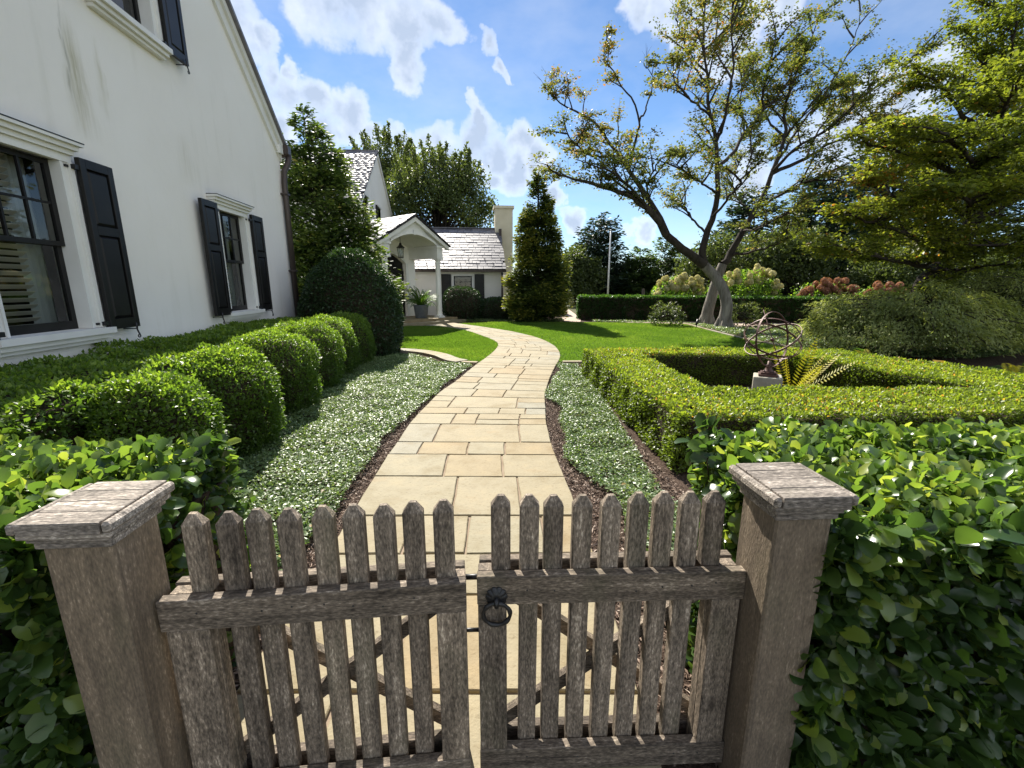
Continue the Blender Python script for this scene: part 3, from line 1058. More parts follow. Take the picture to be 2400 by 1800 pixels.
# gutter and downspout at the far corner
mb = HB()
gp = [(11.10, 4.60), (11.10, 4.42), (11.18, 4.36), (11.27, 4.42), (11.30, 4.60)]
for x0, x1 in ((-13, WALLX + .20),):
    n = len(gp)
    mb.add([(x0, y, z) for y, z in gp] + [(x1, y, z) for y, z in gp], [(i, i + 1, n + i + 1, n + i) for i in range(n - 1)] + [tuple(range(n, 2 * n)), tuple(range(n))])
gut = mb.build('gutter', 'bronze_metal', house)
HB().box(WALLX + .002, WALLX + .10, 10.93, 11.09, 4.40, 4.56).build('eave_return', 'white_paint', house)
mb = HB()
mb.tube([(WALLX + .17, 11.20, 4.42), (WALLX + .15, 11.17, 4.25), (WALLX + .09, 11.06, 4.05), (WALLX + .08, 11.02, 3.8), (WALLX + .08, 11.02, .1)], .062, 12)
dsp = mb.build('downspout', 'bronze_metal', house)
for z in (3.55, 1.9, .7):
    HB().box(WALLX - .01, WALLX + .155, 10.94, 11.10, z, z + .035).build('strap', 'bronze_metal', dsp)


def sash_window(root, x, y0, y1, zb, MBf, blind=True, n_cols=3):
    """window with casing, head, sill, two sashes; wall plane x, outward +x, sill span y0..y1, sill bottom zb"""
    w = empty('window', (0, 0, 0), 0, root)
    B = MBf
    c = .14
    a, b = y0 + .05, y1 - .05                 # casing outer
    oa, ob = a + c, b - c                     # sash opening
    z0, z1 = zb + .15, zb + 1.80
    m_ = B().box(x + .002, x + .15, y0, y1, zb + .09, zb + .15)
    m_.box(x + .002, x + .11, y0 + .02, y1 - .02, zb + .04, zb + .088)
    m_.box(x + .002, x + .07, y0 + .04, y1 - .04, zb, zb + .038)
    m_.build('sill', 'white_paint', w)
    for p, q, s in ((a, oa, 1), (ob, b, -1)):
        m_ = B().box(x + .002, x + .045, p, q, z0 + .002, z1)
        e0, e1 = (p, p + .045) if s > 0 else (q - .045, q)
        m_.box(x + .046, x + .075, e0, e1, z0 + .002, z1)
        e0, e1 = (q - .025, q) if s > 0 else (p, p + .025)
        m_.box(x - .12, x + .06, e0 - .002 if s < 0 else e0, e1 if s < 0 else e1 + .002, z0 + .004, z1 - .002)
        m_.build('casing', 'white_paint', w)
    m_ = B().box(x + .002, x + .06, a, b, z1 + .001, z1 + .075)
    m_.box(x + .002, x + .09, a - .015, b + .015, z1 + .076, z1 + .12)
    m_.box(x + .002, x + .125, a - .04, b + .04, z1 + .121, z1 + .165)
    m_.box(x + .002, x + .16, a - .065, b + .065, z1 + .166, z1 + .195)
    m_.build('head_trim', 'white_paint', w)
    B().box(x + .002, x + .165, a - .068, b + .068, z1 + .196, z1 + .206).build('flashing', 'black_iron', w)
    sa, sb = oa + .002, ob - .002
    zm = (z0 + z1) / 2 + .03
    f = .055
    # upper sash outside, lower sash a step further in
    for nm, q0, q1, xo in (('upper_sash', zm - .02, z1, x - .045), ('lower_sash', z0, zm + .02, x - .085)):
        m_ = B()
        bot = .085 if nm == 'lower_sash' else .045
        m_.box(xo - .035, xo, sa, sa + f, q0, q1).box(xo - .035, xo, sb - f, sb, q0, q1)
        m_.box(xo - .034, xo - .001, sa + f, sb - f, q0, q0 + bot).box(xo - .034, xo - .001, sa + f, sb - f, q1 - .045, q1)
        if nm == 'upper_sash':
            ww = (sb - sa - 2 * f)
            for i in range(1, n_cols):
                yy = sa + f + ww * i / n_cols
                m_.box(xo - .03, xo - .004, yy - .011, yy + .011, q0 + bot, q1 - .045)
            zz = (q0 + bot + q1 - .045) / 2
            m_.box(xo - .029, xo - .005, sa + f, sb - f, zz - .011, zz + .011)
        m_.build(nm, 'black_paint', w)
        if nm == 'upper_sash':
            zz = (q0 + bot + q1 - .045) / 2
            for i in range(n_cols):
                for (u0, u1) in ((q0 + bot, zz), (zz, q1 - .045)):
                    ya, yb = sa + f + ww * i / n_cols, sa + f + ww * (i + 1) / n_cols
                    B().sheet([(xo - .018, ya + .002, u0 + .002), (xo - .018, yb - .002, u0 + .002), (xo - .018, yb - .002, u1 - .002), (xo - .018, ya + .002, u1 - .002)]).build('pane', 'window_glass', w)
        else:
            B().sheet([(xo - .018, sa + f, q0 + bot), (xo - .018, sb - f, q0 + bot), (xo - .018, sb - f, q1 - .045), (xo - .018, sa + f, q1 - .045)]).build('pane', 'window_glass', w)
    # room behind
    m_ = B()
    X0, X1 = x - 1.1, x - .14
    ra, rb, rz0, rz1 = oa - .1, ob + .1, z0 - .1, z1 + .1
    m_.sheet([(X0, ra, rz0), (X0, rb, rz0), (X0, rb, rz1), (X0, ra, rz1)])
    for p, q in (((ra, rz0), (rb, rz0)), ((rb, rz0), (rb, rz1)), ((rb, rz1), (ra, rz1)), ((ra, rz1), (ra, rz0))):
        m_.sheet([(X1, *p), (X1, *q), (X0, *q), (X0, *p)])
    m_.build('room', 'room_dark', w)
    if blind:
        for i in range(int((z1 - z0) / .062)):
            zz = z0 + .06 + i * .062
            B().add([(x - .19, oa + .02, zz + .018), (x - .19, ob - .30 * (ob - oa), zz + .018), (x - .24, ob - .30 * (ob - oa), zz - .018), (x - .24, oa + .02, zz - .018),
                     (x - .19, oa + .02, zz + .022), (x - .19, ob - .30 * (ob - oa), zz + .022), (x - .24, ob - .30 * (ob - oa), zz - .014), (x - .24, oa + .02, zz - .014)],
                    [(3, 2, 1, 0), (4, 5, 6, 7), (0, 1, 5, 4), (1, 2, 6, 5), (2, 3, 7, 6), (3, 0, 4, 7)]).build('blind_slat', 'blind', w)
        m_ = B()
        pts = [(ob - .30 * (ob - oa) + .30 * (ob - oa) * i / 10, x - .27 + .015 * math.sin(i * 2.2)) for i in range(11)]
        m_.add([(q, p, z0) for p, q in pts] + [(q, p, z1) for p, q in pts], [(i, i + 1, 12 + i, 11 + i) for i in range(10)])
        m_.build('curtain', 'curtain', w)
    return w


def shutter(root, x, y0, y1, z0, z1, hinge_low, MBf, dog=True, tilt=.0):
    """two-panel shutter held off the wall; hinge_low: hinged at y0"""
    s = empty('shutter', (0, 0, 0), 0, root)
    B = MBf
    xo, xi = x + .125, x + .075
    f = .075
    zm = z0 + (z1 - z0) * .60
    m_ = B()
    m_.bevbox(xi, xo, y0, y0 + f, z0, z1, .004).bevbox(xi, xo, y1 - f, y1, z0, z1, .004)
    for q0, q1 in ((z0, z0 + .11), (zm - .045, zm + .045), (z1 - .09, z1)):
        m_.box(xi + .001, xo - .001, y0 + f, y1 - f, q0, q1)
    m_.build('frame', 'black_paint', s)
    for q0, q1 in ((z0 + .11, zm - .045), (zm + .045, z1 - .09)):
        a, b, cc, d = y0 + f, y1 - f, q0, q1
        i = .035
        xf, xb = xo - .006, xo - .034
        vs = [(xb, a, cc), (xb, b, cc), (xb, b, d), (xb, a, d), (xf, a + i, cc + i), (xf, b - i, cc + i), (xf, b - i, d - i), (xf, a + i, d - i)]
        B().add(vs, [(0, 1, 5, 4), (1, 2, 6, 5), (2, 3, 7, 6), (3, 0, 4, 7), (4, 5, 6, 7)]).build('panel', 'black_paint', s)
    for z in (z0 + .07, z1 - .10):
        yy = y0 if hinge_low else y1
        sg = -1 if hinge_low else 1
        m_ = B().box(x + .04, x + .115, yy, yy + sg * .055, z - .022, z + .022)
        m_.box(x + .045, x + .06, yy + sg * .055, yy + sg * .10, z - .012, z + .012)
        m_.build('hinge', 'black_iron', s)
    if dog:
        yy = y1 - .10 if hinge_low else y0 + .10
        m_ = B().tube([(x, yy, z0 - .02), (x + .15, yy, z0 - .02)], .007, 6)
        pts = [(x + .145, yy, z0 + .05), (x + .15, yy, z0 + .01), (x + .145, yy + .004, z0 - .03), (x + .148, yy + .02, z0 - .075)]
        for i in range(9):
            t = i / 8 * 1.6 * math.pi
            pts.append((x + .15, yy + .012 + .022 * math.cos(t) * (1 - i * .05), z0 - .105 - .022 * math.sin(t) * (1 - i * .05)))
        m_.tube(pts, [.011, .011, .009, .008] + [.0065] * 9, 6)
        m_.build('shutter_dog', 'black_iron', s)
    return s


for (a, b, z) in wins:
    sash_window(house, WALLX, a, b, z, HB, blind=z < 2)
    shutter(house, WALLX, b - .035, b + .41, z + .12, z + 1.87, True, HB)
    shutter(house, WALLX, a - .41, a + .035, z + .12, z + 1.87, False, HB)

# ------------------------------------------------------------------ rear house: gabled block, low wing, diagonal porch
PM = np.array([-4.05, 18.75])               # foot of the porch front, middle
rear = thing('slate_roofed_house', 'white stucco house with slate roofs and angled columned porch at the path end', 'house', (PM[0], PM[1], 0))
RT = Matrix.Translation((-PM[0], -PM[1], 0))
RW = RT @ Matrix.Rotation(TH, 4, 'Z')       # house axes


def RB():
    return MB(RW)


def slate_field(parent, o, ux, up, width, height, ew, eh, mat_frame, as_objects=True, ragged=True, clip=None):
    """rows of slates; o eave corner, ux along the eave, up along the slope (unit vectors, house frame)"""
    o, ux, up = Vector(o), Vector(ux).normalized(), Vector(up).normalized()
    nn = ux.cross(up).normalized()
    if nn.z < 0:
        nn = -nn
    rows = int(round(height / eh))
    eh = height / rows
    meshes = []
    for k in range(5):
        w = ew * (0.78 + .12 * k)
        t = .028 + .004 * (k % 3)
        l = eh * 1.25
        mb = MB()
        j = .006
        mb.add([(0, 0, 0), (w, j * (k - 2) * .5, 0), (w, l, -t * .9), (0, l, -t * .9), (.006, .004, t), (w - .006, .004 + j * (k - 2) * .5, t), (w - .006, l, -.001), (.006, l, -.001)],
               [(3, 2, 1, 0), (4, 5, 6, 7), (0, 1, 5, 4), (1, 2, 6, 5), (2, 3, 7, 6), (3, 0, 4, 7)])
        me = mb.mesh('slate')
        me.materials.append(MAT['slate'])
        meshes.append((w, me))
    Vs, Fs, Rn = [], [], []
    for r in range(rows):
        x = -random.uniform(0, ew * .5)
        while x < width - ew * .3:
            w, me = random.choice(meshes)
            x0 = max(x, 0.0)
            if clip is None or clip(x0 + w / 2, (r + .5) * eh):
                p = o + ux * x0 + up * (r * eh) + nn * (.010 + random.uniform(0, .006))
                B = Matrix((ux, up, nn)).transposed().to_4x4()
                tilt = Matrix.Rotation(R_(3.0 + random.uniform(-.6, .7)), 4, 'X') @ Matrix.Rotation(R_(random.uniform(-.5, .5)), 4, 'Y')
                M = mat_frame @ Matrix.Translation(p) @ B @ tilt
                sx = min(1.0, (width + .02 - x0) / w)
                M = M @ Matrix.Diagonal((sx, 1, 1, 1))
                if as_objects:
                    ob = bpy.data.objects.new('slate', me)
                    C.objects.link(ob)
                    ob.parent = parent
                    ob.matrix_local = M
                else:
                    b = len(Vs)
                    Vs += [M @ v.co for v in me.vertices]
                    Fs += [[i + b for i in pl.vertices] for pl in me.polygons]
                    Rn += [random.random()] * 8
            x += w + .006
    if not as_objects:
        me = np_mesh('slates', np.array([tuple(v) for v in Vs]), np.array(Fs), Rn)
        link('slates', me, 'slate', parent, 'stuff')


# gabled block
GX, GY, GZ, GS = -5.5, 32.1, 10.02, .655
near_e, far_e = 26.3, 37.9
gz = lambda y: GZ - abs(y - GY) * GS
mb = RB()
mb.add([(GX, near_e, -.1), (GX, far_e, -.1), (GX, far_e, gz(far_e)), (GX, GY, GZ - .06), (GX, near_e, gz(near_e) - .02)], [(0, 1, 2, 3, 4)])
mb.sheet([(GX, near_e, -.1), (-17, near_e, -.1), (-17, near_e, gz(near_e)), (GX, near_e, gz(near_e))])
mb.sheet([(-17, near_e, -.1), (-17, far_e, -.1), (-17, far_e, gz(far_e)), (-17, GY, GZ - .06), (-17, near_e, gz(near_e))])
mb.build('gable_wall', 'stucco', rear)
e0 = near_e - .3
mb = RB()
for ya, yb in ((e0, GY), (far_e + .3, GY)):
    za, zb = gz(ya), gz(yb)
    mb.add([(-17.2, ya, za - .03), (GX + .12, ya, za - .03), (GX + .12, yb, zb - .03), (-17.2, yb, zb - .03), (-17.2, ya, za + .03), (GX + .12, ya, za + .03), (GX + .12, yb, zb + .03), (-17.2, yb, zb + .03)],
           [(3, 2, 1, 0), (4, 5, 6, 7), (0, 1, 5, 4), (1, 2, 6, 5), (2, 3, 7, 6), (3, 0, 4, 7)])
gr_ = mb.build('gable_roof', 'slate_under', rear)
sl_len = math.hypot(GY - e0, GZ - gz(e0))
slate_field(gr_, (-14, e0, gz(e0) + .035), (1, 0, 0), (0, GY - e0, GZ - gz(e0)), 14 + GX + .12, sl_len, .38, .29, RW, as_objects=False)
RB().box(-14, GX + .13, GY - .12, GY + .12, GZ + .03, GZ + .075).build('ridge_cap', 'slate', gr_)
mb = RB()
for ya, yb in ((e0, GY - .002), (far_e + .3, GY + .002)):
    za, zb = gz(ya) - .035, gz(yb) - .035
    x0, x1 = GX + .003, GX + .10
    mb.add([(x0, ya, za - .22), (x1, ya, za - .22), (x1, yb, zb - .22), (x0, yb, zb - .22), (x0, ya, za), (x1, ya, za), (x1, yb, zb), (x0, yb, zb)],
           [(3, 2, 1, 0), (4, 5, 6, 7), (0, 1, 5, 4), (1, 2, 6, 5), (2, 3, 7, 6), (3, 0, 4, 7)])
mb.build('rake_board', 'white_paint', rear)
for (y0, y1, z0, z1) in ((27.0, 28.0, 5.0, 6.5), (31.0, 32.0, 4.9, 6.5), (34.2, 35.0, 4.9, 6.1)):
    w = empty('window', (0, 0, 0), 0, rear)
    RB().box(GX + .002, GX + .05, y0, y1, z0, z1).build('frame', 'black_paint', w)
    RB().box(GX + .051, GX + .06, y0 + .08, y1 - .08, z0 + .08, z1 - .08).build('pane', 'window_glass', w)
    RB().box(GX + .002, GX + .12, y0 - .1, y1 + .1, z1 + .002, z1 + .14).build('head_trim', 'white_paint', w)
    RB().box(GX + .002, GX + .09, y0 - .45, y0 - .06, z0 - .05, z1 + .05).build('shutter', 'black_paint', rear)

# low wing
WY, WX0, WX1, WZ = 22.4, -5.2, 1.86, 2.45
RY = 25.6
RZ = 4.55
mb = RB()
wa, wb, wz0, wz1 = .02 - 1.5 + .0, .0, 0.95, 2.15
wx0, wx1 = -.62, .46                          # window opening on the wing
mb.sheet([(WX0, WY, -.1), (wx0, WY, -.1), (wx0, WY, WZ), (WX0, WY, WZ)])
mb.sheet([(wx1, WY, -.1), (WX1, WY, -.1), (WX1, WY, WZ), (wx1, WY, WZ)])
mb.sheet([(wx0, WY, -.1), (wx1, WY, -.1), (wx1, WY, .96), (wx0, WY, .96)])
mb.sheet([(wx0, WY, 2.12), (wx1, WY, 2.12), (wx1, WY, WZ), (wx0, WY, WZ)])
mb.add([(WX1, WY, -.1), (WX1, 28.8, -.1), (WX1, 28.8, WZ), (WX1, RY, RZ - .05), (WX1, WY, WZ)], [(0, 1, 2, 3, 4)])
mb.build('wing_wall', 'stucco', rear)
mb = RB()
ov = .28
zs = (RZ - WZ) / (RY - WY)
ye, ze = WY - ov, WZ - ov * zs + .04
for ya, za in ((ye, ze), (2 * RY - ye, ze)):
    mb.add([(WX0 - .3, ya, za - .04), (WX1 + .14, ya, za - .04), (WX1 + .14, RY, RZ), (WX0 - .3, RY, RZ), (WX0 - .3, ya, za + .01), (WX1 + .14, ya, za + .01), (WX1 + .14, RY, RZ + .05), (WX0 - .3, RY, RZ + .05)],
           [(3, 2, 1, 0), (4, 5, 6, 7), (0, 1, 5, 4), (1, 2, 6, 5), (2, 3, 7, 6), (3, 0, 4, 7)])
wroof = mb.build('wing_roof', 'slate_under', rear)
slate_field(wroof, (-3.55, ye, ze + .02), (1, 0, 0), (0, RY - ye, RZ - ze + .04), 3.55 + WX1 + .14, math.hypot(RY - ye, RZ - ze), .36, .262, RW)
RB().box(-4.4, WX1 + .15, RY - .16, RY + .1, RZ + .052, RZ + .10).build('ridge_cap', 'slate', wroof)
for r_, z_ in ((.42, 0), (.80, 1)):
    for k in range(6):
        x = -2.6 + k * .80 + .4 * z_
        y, z = ye + r_ * .85, ze + r_ * .85 * zs + .05
        RB().add([(x - .012, y, z), (x + .012, y, z), (x + .012, y + .12, z + .09), (x - .012, y + .12, z + .09), (x, y - .02, z + .11), (x, y + .04, z + .13)], [(0, 1, 2, 3), (0, 1, 4), (1, 2, 5, 4), (3, 0, 4, 5), (2, 3, 5)]).build('snow_guard', 'black_iron', wroof)
RB().box(WX0, WX1, WY - .02, WY - .002, WZ - .30, WZ - .12).build('frieze', 'white_paint', rear)
mb = RB()
mb.box(-3.0, WX1 + .16, ye - .11, ye - .002, ze - .10, ze - .005)
mb.build('wing_gutter', 'bronze_metal', rear)
RB().tube([(WX1 - .02, WY - .08, 2.2), (WX1 - .02, WY - .08, .1)], .05, 8).build('wing_downspout', 'bronze_metal', rear)
w = empty('window', (0, 0, 0), 0, rear)
mb = RB()
mb.box(wx0, wx0 + .10, WY - .06, WY + .05, .96, 2.12).box(wx1 - .10, wx1, WY - .06, WY + .05, .96, 2.12).box(wx0 + .1, wx1 - .1, WY - .059, WY + .05, 2.03, 2.12).box(wx0 - .03, wx1 + .03, WY - .10, WY + .05, .90, .96)
mb.build('casing', 'white_paint', w)
mb = RB()
ia, ib, iz0, iz1 = wx0 + .10, wx1 - .10, .96, 2.03
mb.box(ia, ia + .05, WY - .02, WY + .02, iz0, iz1).box(ib - .05, ib, WY - .02, WY + .02, iz0, iz1).box(ia + .05, ib - .05, WY - .02, WY + .02, iz0, iz0 + .06).box(ia + .05, ib - .05, WY - .02, WY + .02, iz1 - .05, iz1).box(ia + .05, ib - .05, WY - .02, WY + .02, 1.47, 1.51)
for i in (1, 2):
    x = ia + (ib - ia) * i / 3
    mb.box(x - .01, x + .01, WY - .015, WY + .015, 1.51, 1.98)
mb.box(ia + .05, ib - .05, WY - .014, WY + .014, 1.74, 1.76)
mb.build('sash', 'black_paint', w)
RB().sheet([(ia, WY + .005, iz0), (ib, WY + .005, iz0), (ib, WY + .005, iz1), (ia, WY + .005, iz1)]).build('pane', 'window_glass', w)
mb = RB()
mb.sheet([(wx0, WY + .9, .9), (wx1, WY + .9, .9), (wx1, WY + .9, 2.2), (wx0, WY + .9, 2.2)]).sheet([(wx0, WY + .03, .9), (wx1, WY + .03, .9), (wx1, WY + .9, .9), (wx0, WY + .9, .9)]).sheet([(wx0, WY + .03, 2.2), (wx1, WY + .03, 2.2), (wx1, WY + .9, 2.2), (wx0, WY + .9, 2.2)])
mb.sheet([(wx0 - .002, WY + .03, .9), (wx0 - .002, WY + .9, .9), (wx0 - .002, WY + .9, 2.2), (wx0 - .002, WY + .03, 2.2)]).sheet([(wx1 + .002, WY + .03, .9), (wx1 + .002, WY + .9, .9), (wx1 + .002, WY + .9, 2.2), (wx1 + .002, WY + .03, 2.2)])
mb.build('room', 'room_dark', w)
for x0, x1 in ((wx0 - .50, wx0 - .03), (wx1 + .03, wx1 + .50)):
    s = empty('shutter', (0, 0, 0), 0, rear)
    RB().bevbox(x0, x1, WY - .09, WY - .05, .92, 2.12, .004).build('board', 'black_paint', s)
    for q0, q1 in ((1.0, 1.62), (1.70, 2.04)):
        RB().bevbox(x0 + .08, x1 - .08, WY - .105, WY - .0905, q0, q1, .006).build('panel', 'black_paint', s)
    RB().tube([((x0 + x1) / 2, WY, .88), ((x0 + x1) / 2, WY - .10, .88), ((x0 + x1) / 2 + .02, WY - .11, .82)], .01, 6).build('shutter_dog', 'black_iron', s)
# chimney
ch = RB()
ch.box(WX1 - .15, WX1 + .80, RY - .45, RY + .45, -.1, 5.60)
chim = ch.build('chimney', 'cream_stucco', rear)
RB().box(WX1 - .22, WX1 + .87, RY - .52, RY + .52, 5.602, 5.74).build('chimney_cap', 'cream_stucco', chim)
RB().box(WX1 + .03, WX1 + .17, RY - .75, RY - .455, RZ - .75, RZ - .02).build('flashing', 'bronze_metal', chim)

# porch on the diagonal
PA = R_(39.0)
PD = Vector((math.sin(PA), math.cos(PA), 0))     # along the porch front, to the right and away
PI_ = Vector((-math.cos(PA), math.sin(PA), 0))   # inward
PF = Matrix((PD, PI_, Vector((0, 0, 1)))).transposed().to_4x4()   # x along front, y inward, z up; origin = rear root
PLAT = .20


def PB():
    return MB(PF)


DEP = 1.75
mb = PB()
mb.box(-2.1, 2.1, -.35, DEP, -.1, PLAT)
step = mb.build('porch_platform', 'flagstone', rear)
PB().box(-2.3, 2.3, -.72, -.352, -.1, PLAT / 2).build('step', 'flagstone', step)
for sx in (-1, 1):
    c = (sx * 1.35, .0)
    mb = PB()
    mb.box(c[0] - .17, c[0] + .17, -.17, .17, PLAT, PLAT + .07)
    mb.lathe([(.165, PLAT + .071), (.165, PLAT + .11), (.125, PLAT + .14), (.120, PLAT + .2), (.118, PLAT + .9), (.112, 1.8), (.100, 2.50), (.120, 2.53), (.120, 2.55), (.104, 2.56), (.104, 2.60), (.15, 2.66)], 24, c)
    mb.box(c[0] - .17, c[0] + .17, -.17, .17, 2.661, 2.72)
    mb.build('column', 'white_paint', rear)
    # side beam back to the wall
    mb = PB()
    mb.box(c[0] - .16, c[0] + .16, -.16, DEP, 2.721, 2.86).box(c[0] - .15, c[0] + .15, -.15, DEP, 2.861, 3.14).box(c[0] - .20, c[0] + .20, -.20, DEP, 3.141, 3.22)
    mb.build('entablature', 'white_paint', rear)
# tympanum with a segmental arch, and the vault behind it
HWp, ZE, ZA = 1.75, 3.225, 4.24
arch = []
for i in range(17):
    t = i / 16
    x = -1.15 + 2.3 * t
    arch.append((x, 3.225 + .36 * (1 - (x / 1.15) ** 2)))
mb = PB()
yt = -.14
front = [(-HWp + .12, ZE)] + [(a, b) for a, b in arch] + [(HWp - .12, ZE), (0, ZA - .08)]
nfr = len(front)
mb.add([(x, yt, z) for x, z in front], [tuple([0, 1, nfr - 1])] + [(i, i + 1, nfr - 1) for i in range(1, nfr - 2)] + [(nfr - 3, nfr - 2, nfr - 1)])
mb.build('tympanum', 'white_paint', rear)
mb = PB()
for i in range(16):
    (x0, z0), (x1, z1) = arch[i], arch[i + 1]
    mb.sheet([(x0, yt, z0), (x1, yt, z1), (x1, DEP, z1), (x0, DEP, z0)])
mb.build('vault', 'white_paint', rear)
mb = PB()
for i in range(16):                              # archivolt moulding
    (x0, z0), (x1, z1) = arch[i], arch[i + 1]
    mb.add([(x0, yt - .05, z0), (x1, yt - .05, z1), (x1, yt - .05, z1 + .10), (x0, yt - .05, z0 + .10), (x0, yt - .003, z0), (x1, yt - .003, z1), (x1, yt - .003, z1 + .10), (x0, yt - .003, z0 + .10)],
           [(3, 2, 1, 0), (4, 5, 6, 7), (0, 1, 5, 4), (2, 3, 7, 6)])
mb.box(-.05, .05, yt - .08, yt - .051, 3.56, 3.74)
mb.build('archivolt', 'white_paint', rear)
for sx in (-1, 1):
    xe, ze_ = sx * HWp, ZE - .02
    mb = PB()
    mb.add([(xe, -.30, ze_), (0, -.30, ZA), (0, -.12, ZA), (xe, -.12, ze_), (xe, -.30, ze_ - .14), (0, -.30, ZA - .17), (0, -.12, ZA - .17), (xe, -.12, ze_ - .14)],
           [(3, 2, 1, 0), (4, 5, 6, 7), (0, 1, 5, 4), (1, 2, 6, 5), (2, 3, 7, 6), (3, 0, 4, 7)])
    mb.build('raking_cornice', 'white_paint', rear)
mb = PB()
for sx in (-1, 1):
    xe = sx * (HWp + .06)
    mb.add([(xe, -.36, ZE - .03), (0, -.36, ZA + .02), (0, 5.5, ZA + .02), (xe, 5.5, ZE - .03), (xe, -.36, ZE + .02), (0, -.36, ZA + .07), (0, 5.5, ZA + .07), (xe, 5.5, ZE + .02)],
           [(3, 2, 1, 0), (4, 5, 6, 7), (0, 1, 5, 4), (1, 2, 6, 5), (2, 3, 7, 6), (3, 0, 4, 7)])
proof = mb.build('porch_roof', 'slate_under', rear)
slate_field(proof, (-HWp - .06, 4.0, ZE + .03), (0, -1, 0), (HWp + .06, 0, ZA - ZE + .05), 4.36, math.hypot(HWp + .06, ZA - ZE), .34, .30, PF)
# door wall
mb = PB()
dw, dz = .98, 2.55
ys_ = DEP
door_arch = [(-dw + 2 * dw * i / 12, dz + .42 * (1 - ((-dw + 2 * dw * i / 12) / dw) ** 2)) for i in range(13)]
mb.sheet([(-2.4, ys_, -.1), (-dw, ys_, -.1), (-dw, ys_, 4.0), (-2.4, ys_, 3.1)])
mb.sheet([(dw, ys_, -.1), (1.52, ys_, -.1), (1.52, ys_, 3.3), (dw, ys_, 3.6)])
for i in range(12):
    (x0, z0), (x1, z1) = door_arch[i], door_arch[i + 1]
    mb.sheet([(x0, ys_, z0), (x1, ys_, z1), (x1, ys_, 4.0), (x0, ys_, 4.0)])
    mb.sheet([(x0, ys_, z0), (x1, ys_, z1), (x1, ys_ + .25, z1), (x0, ys_ + .25, z0)])
for x in (-dw, dw):
    mb.sheet([(x, ys_, -.1), (x, ys_ + .25, -.1), (x, ys_ + .25, dz), (x, ys_, dz)])
mb.box(1.50, 1.518, ys_ + .002, 5.2, -.1, 3.2).box(-2.42, -2.4, ys_, 5.2, -.1, 3.1)
mb.build('porch_wall', 'stucco', rear)
mb = PB()
for i in range(12):
    (x0, z0), (x1, z1) = door_arch[i], door_arch[i + 1]
    mb.add([(x0, ys_ - .04, z0), (x1, ys_ - .04, z1), (x1, ys_ - .04, z1 + .13), (x0, ys_ - .04, z0 + .13), (x0, ys_ - .003, z0), (x1, ys_ - .003, z1), (x1, ys_ - .003, z1 + .13), (x0, ys_ - .003, z0 + .13)], [(3, 2, 1, 0), (0, 1, 5, 4), (2, 3, 7, 6)])
mb.box(-dw - .13, -dw, ys_ - .04, ys_ - .003, PLAT, dz).box(dw, dw + .13, ys_ - .04, ys_ - .003, PLAT, dz)
mb.build('door_casing', 'white_paint', rear)
door = empty('door', (0, 0, 0), 0, rear)
mb = PB()
yd = ys_ + .2
for i in range(12):
    (x0, z0), (x1, z1) = door_arch[i], door_arch[i + 1]
    mb.sheet([(x0, yd, dz - .35), (x1, yd, dz - .35), (x1, yd, z1), (x0, yd, z0)])
mb.box(-dw, dw, yd, yd + .05, PLAT, dz - .351)
mb.box(-dw, dw, yd - .05, yd - .003, 2.14, 2.24).box(-dw, -dw + .09, yd - .05, yd - .003, PLAT, 2.14).box(dw - .09, dw, yd - .05, yd - .003, PLAT, 2.14)
mb.box(.48, .56, yd - .05, yd - .003, PLAT, 2.14).box(-.56, -.48, yd - .05, yd - .003, PLAT, 2.14)
for x in (-.5, 0, .5):
    mb.box(x - .025, x + .025, yd - .04, yd - .003, 2.24, dz + .40 * (1 - (x / dw) ** 2))
mb.build('door_frame', 'black_paint', door)
for q0, q1 in ((.42, 1.05), (1.15, 1.5), (1.6, 2.05)):
    for x0, x1 in ((-.42, -.05), (.05, .42)):
        PB().bevbox(x0, x1, yd - .022, yd - .002, q0, q1, .008).build('panel', 'black_paint', door)
for x0, x1 in ((-.88, -.58), (.58, .88)):
    PB().box(x0, x1, yd - .012, yd - .004, .55, 2.1).build('sidelight_pane', 'window_glass', door)
PB().tube([(.36, yd - .02, 1.15), (.36, yd - .08, 1.15), (.36, yd - .08, 1.3), (.36, yd - .02, 1.3)], .012, 6).build('handle', 'bronze_metal', door)

# lantern under the vault
lp = PF @ Vector((0, .75, 0))
lan = thing('porch_lantern', 'dark metal lantern hanging from the porch vault above the door', 'lantern', (PM[0] + lp.x, PM[1] + lp.y, 0))
mb = MB()
mb.tube([(0, 0, 3.56), (0, 0, 3.30)], .010, 6)
mb.build('chain', 'black_iron', lan)
MB().lathe([(.03, 3.31), (.05, 3.28), (.06, 3.22), (.17, 3.12), (.17, 3.10)], 4, smooth=False).build('canopy', 'black_iron', lan)
mb = MB()
for a in range(4):
    q = math.pi / 2 * a
    mb.tube([(.135 * math.cos(q), .135 * math.sin(q), 3.10), (.095 * math.cos(q), .095 * math.sin(q), 2.72)], .010, 5)
mb.lathe([(.11, 2.70), (.11, 2.73)], 4, smooth=False)
mb.build('cage', 'black_iron', lan)
MB().lathe([(.085, 2.735), (.118, 3.09)], 4, smooth=False, caps=False).build('pane', 'window_glass', lan)
MB().lathe([(.016, 2.735), (.016, 2.86)], 8).build('candle', 'white_paint', lan)

# ------------------------------------------------------------------ gate
RT0, RT1, RB0, RB1, PTOP = .663, .759, .030, .118, 0.992


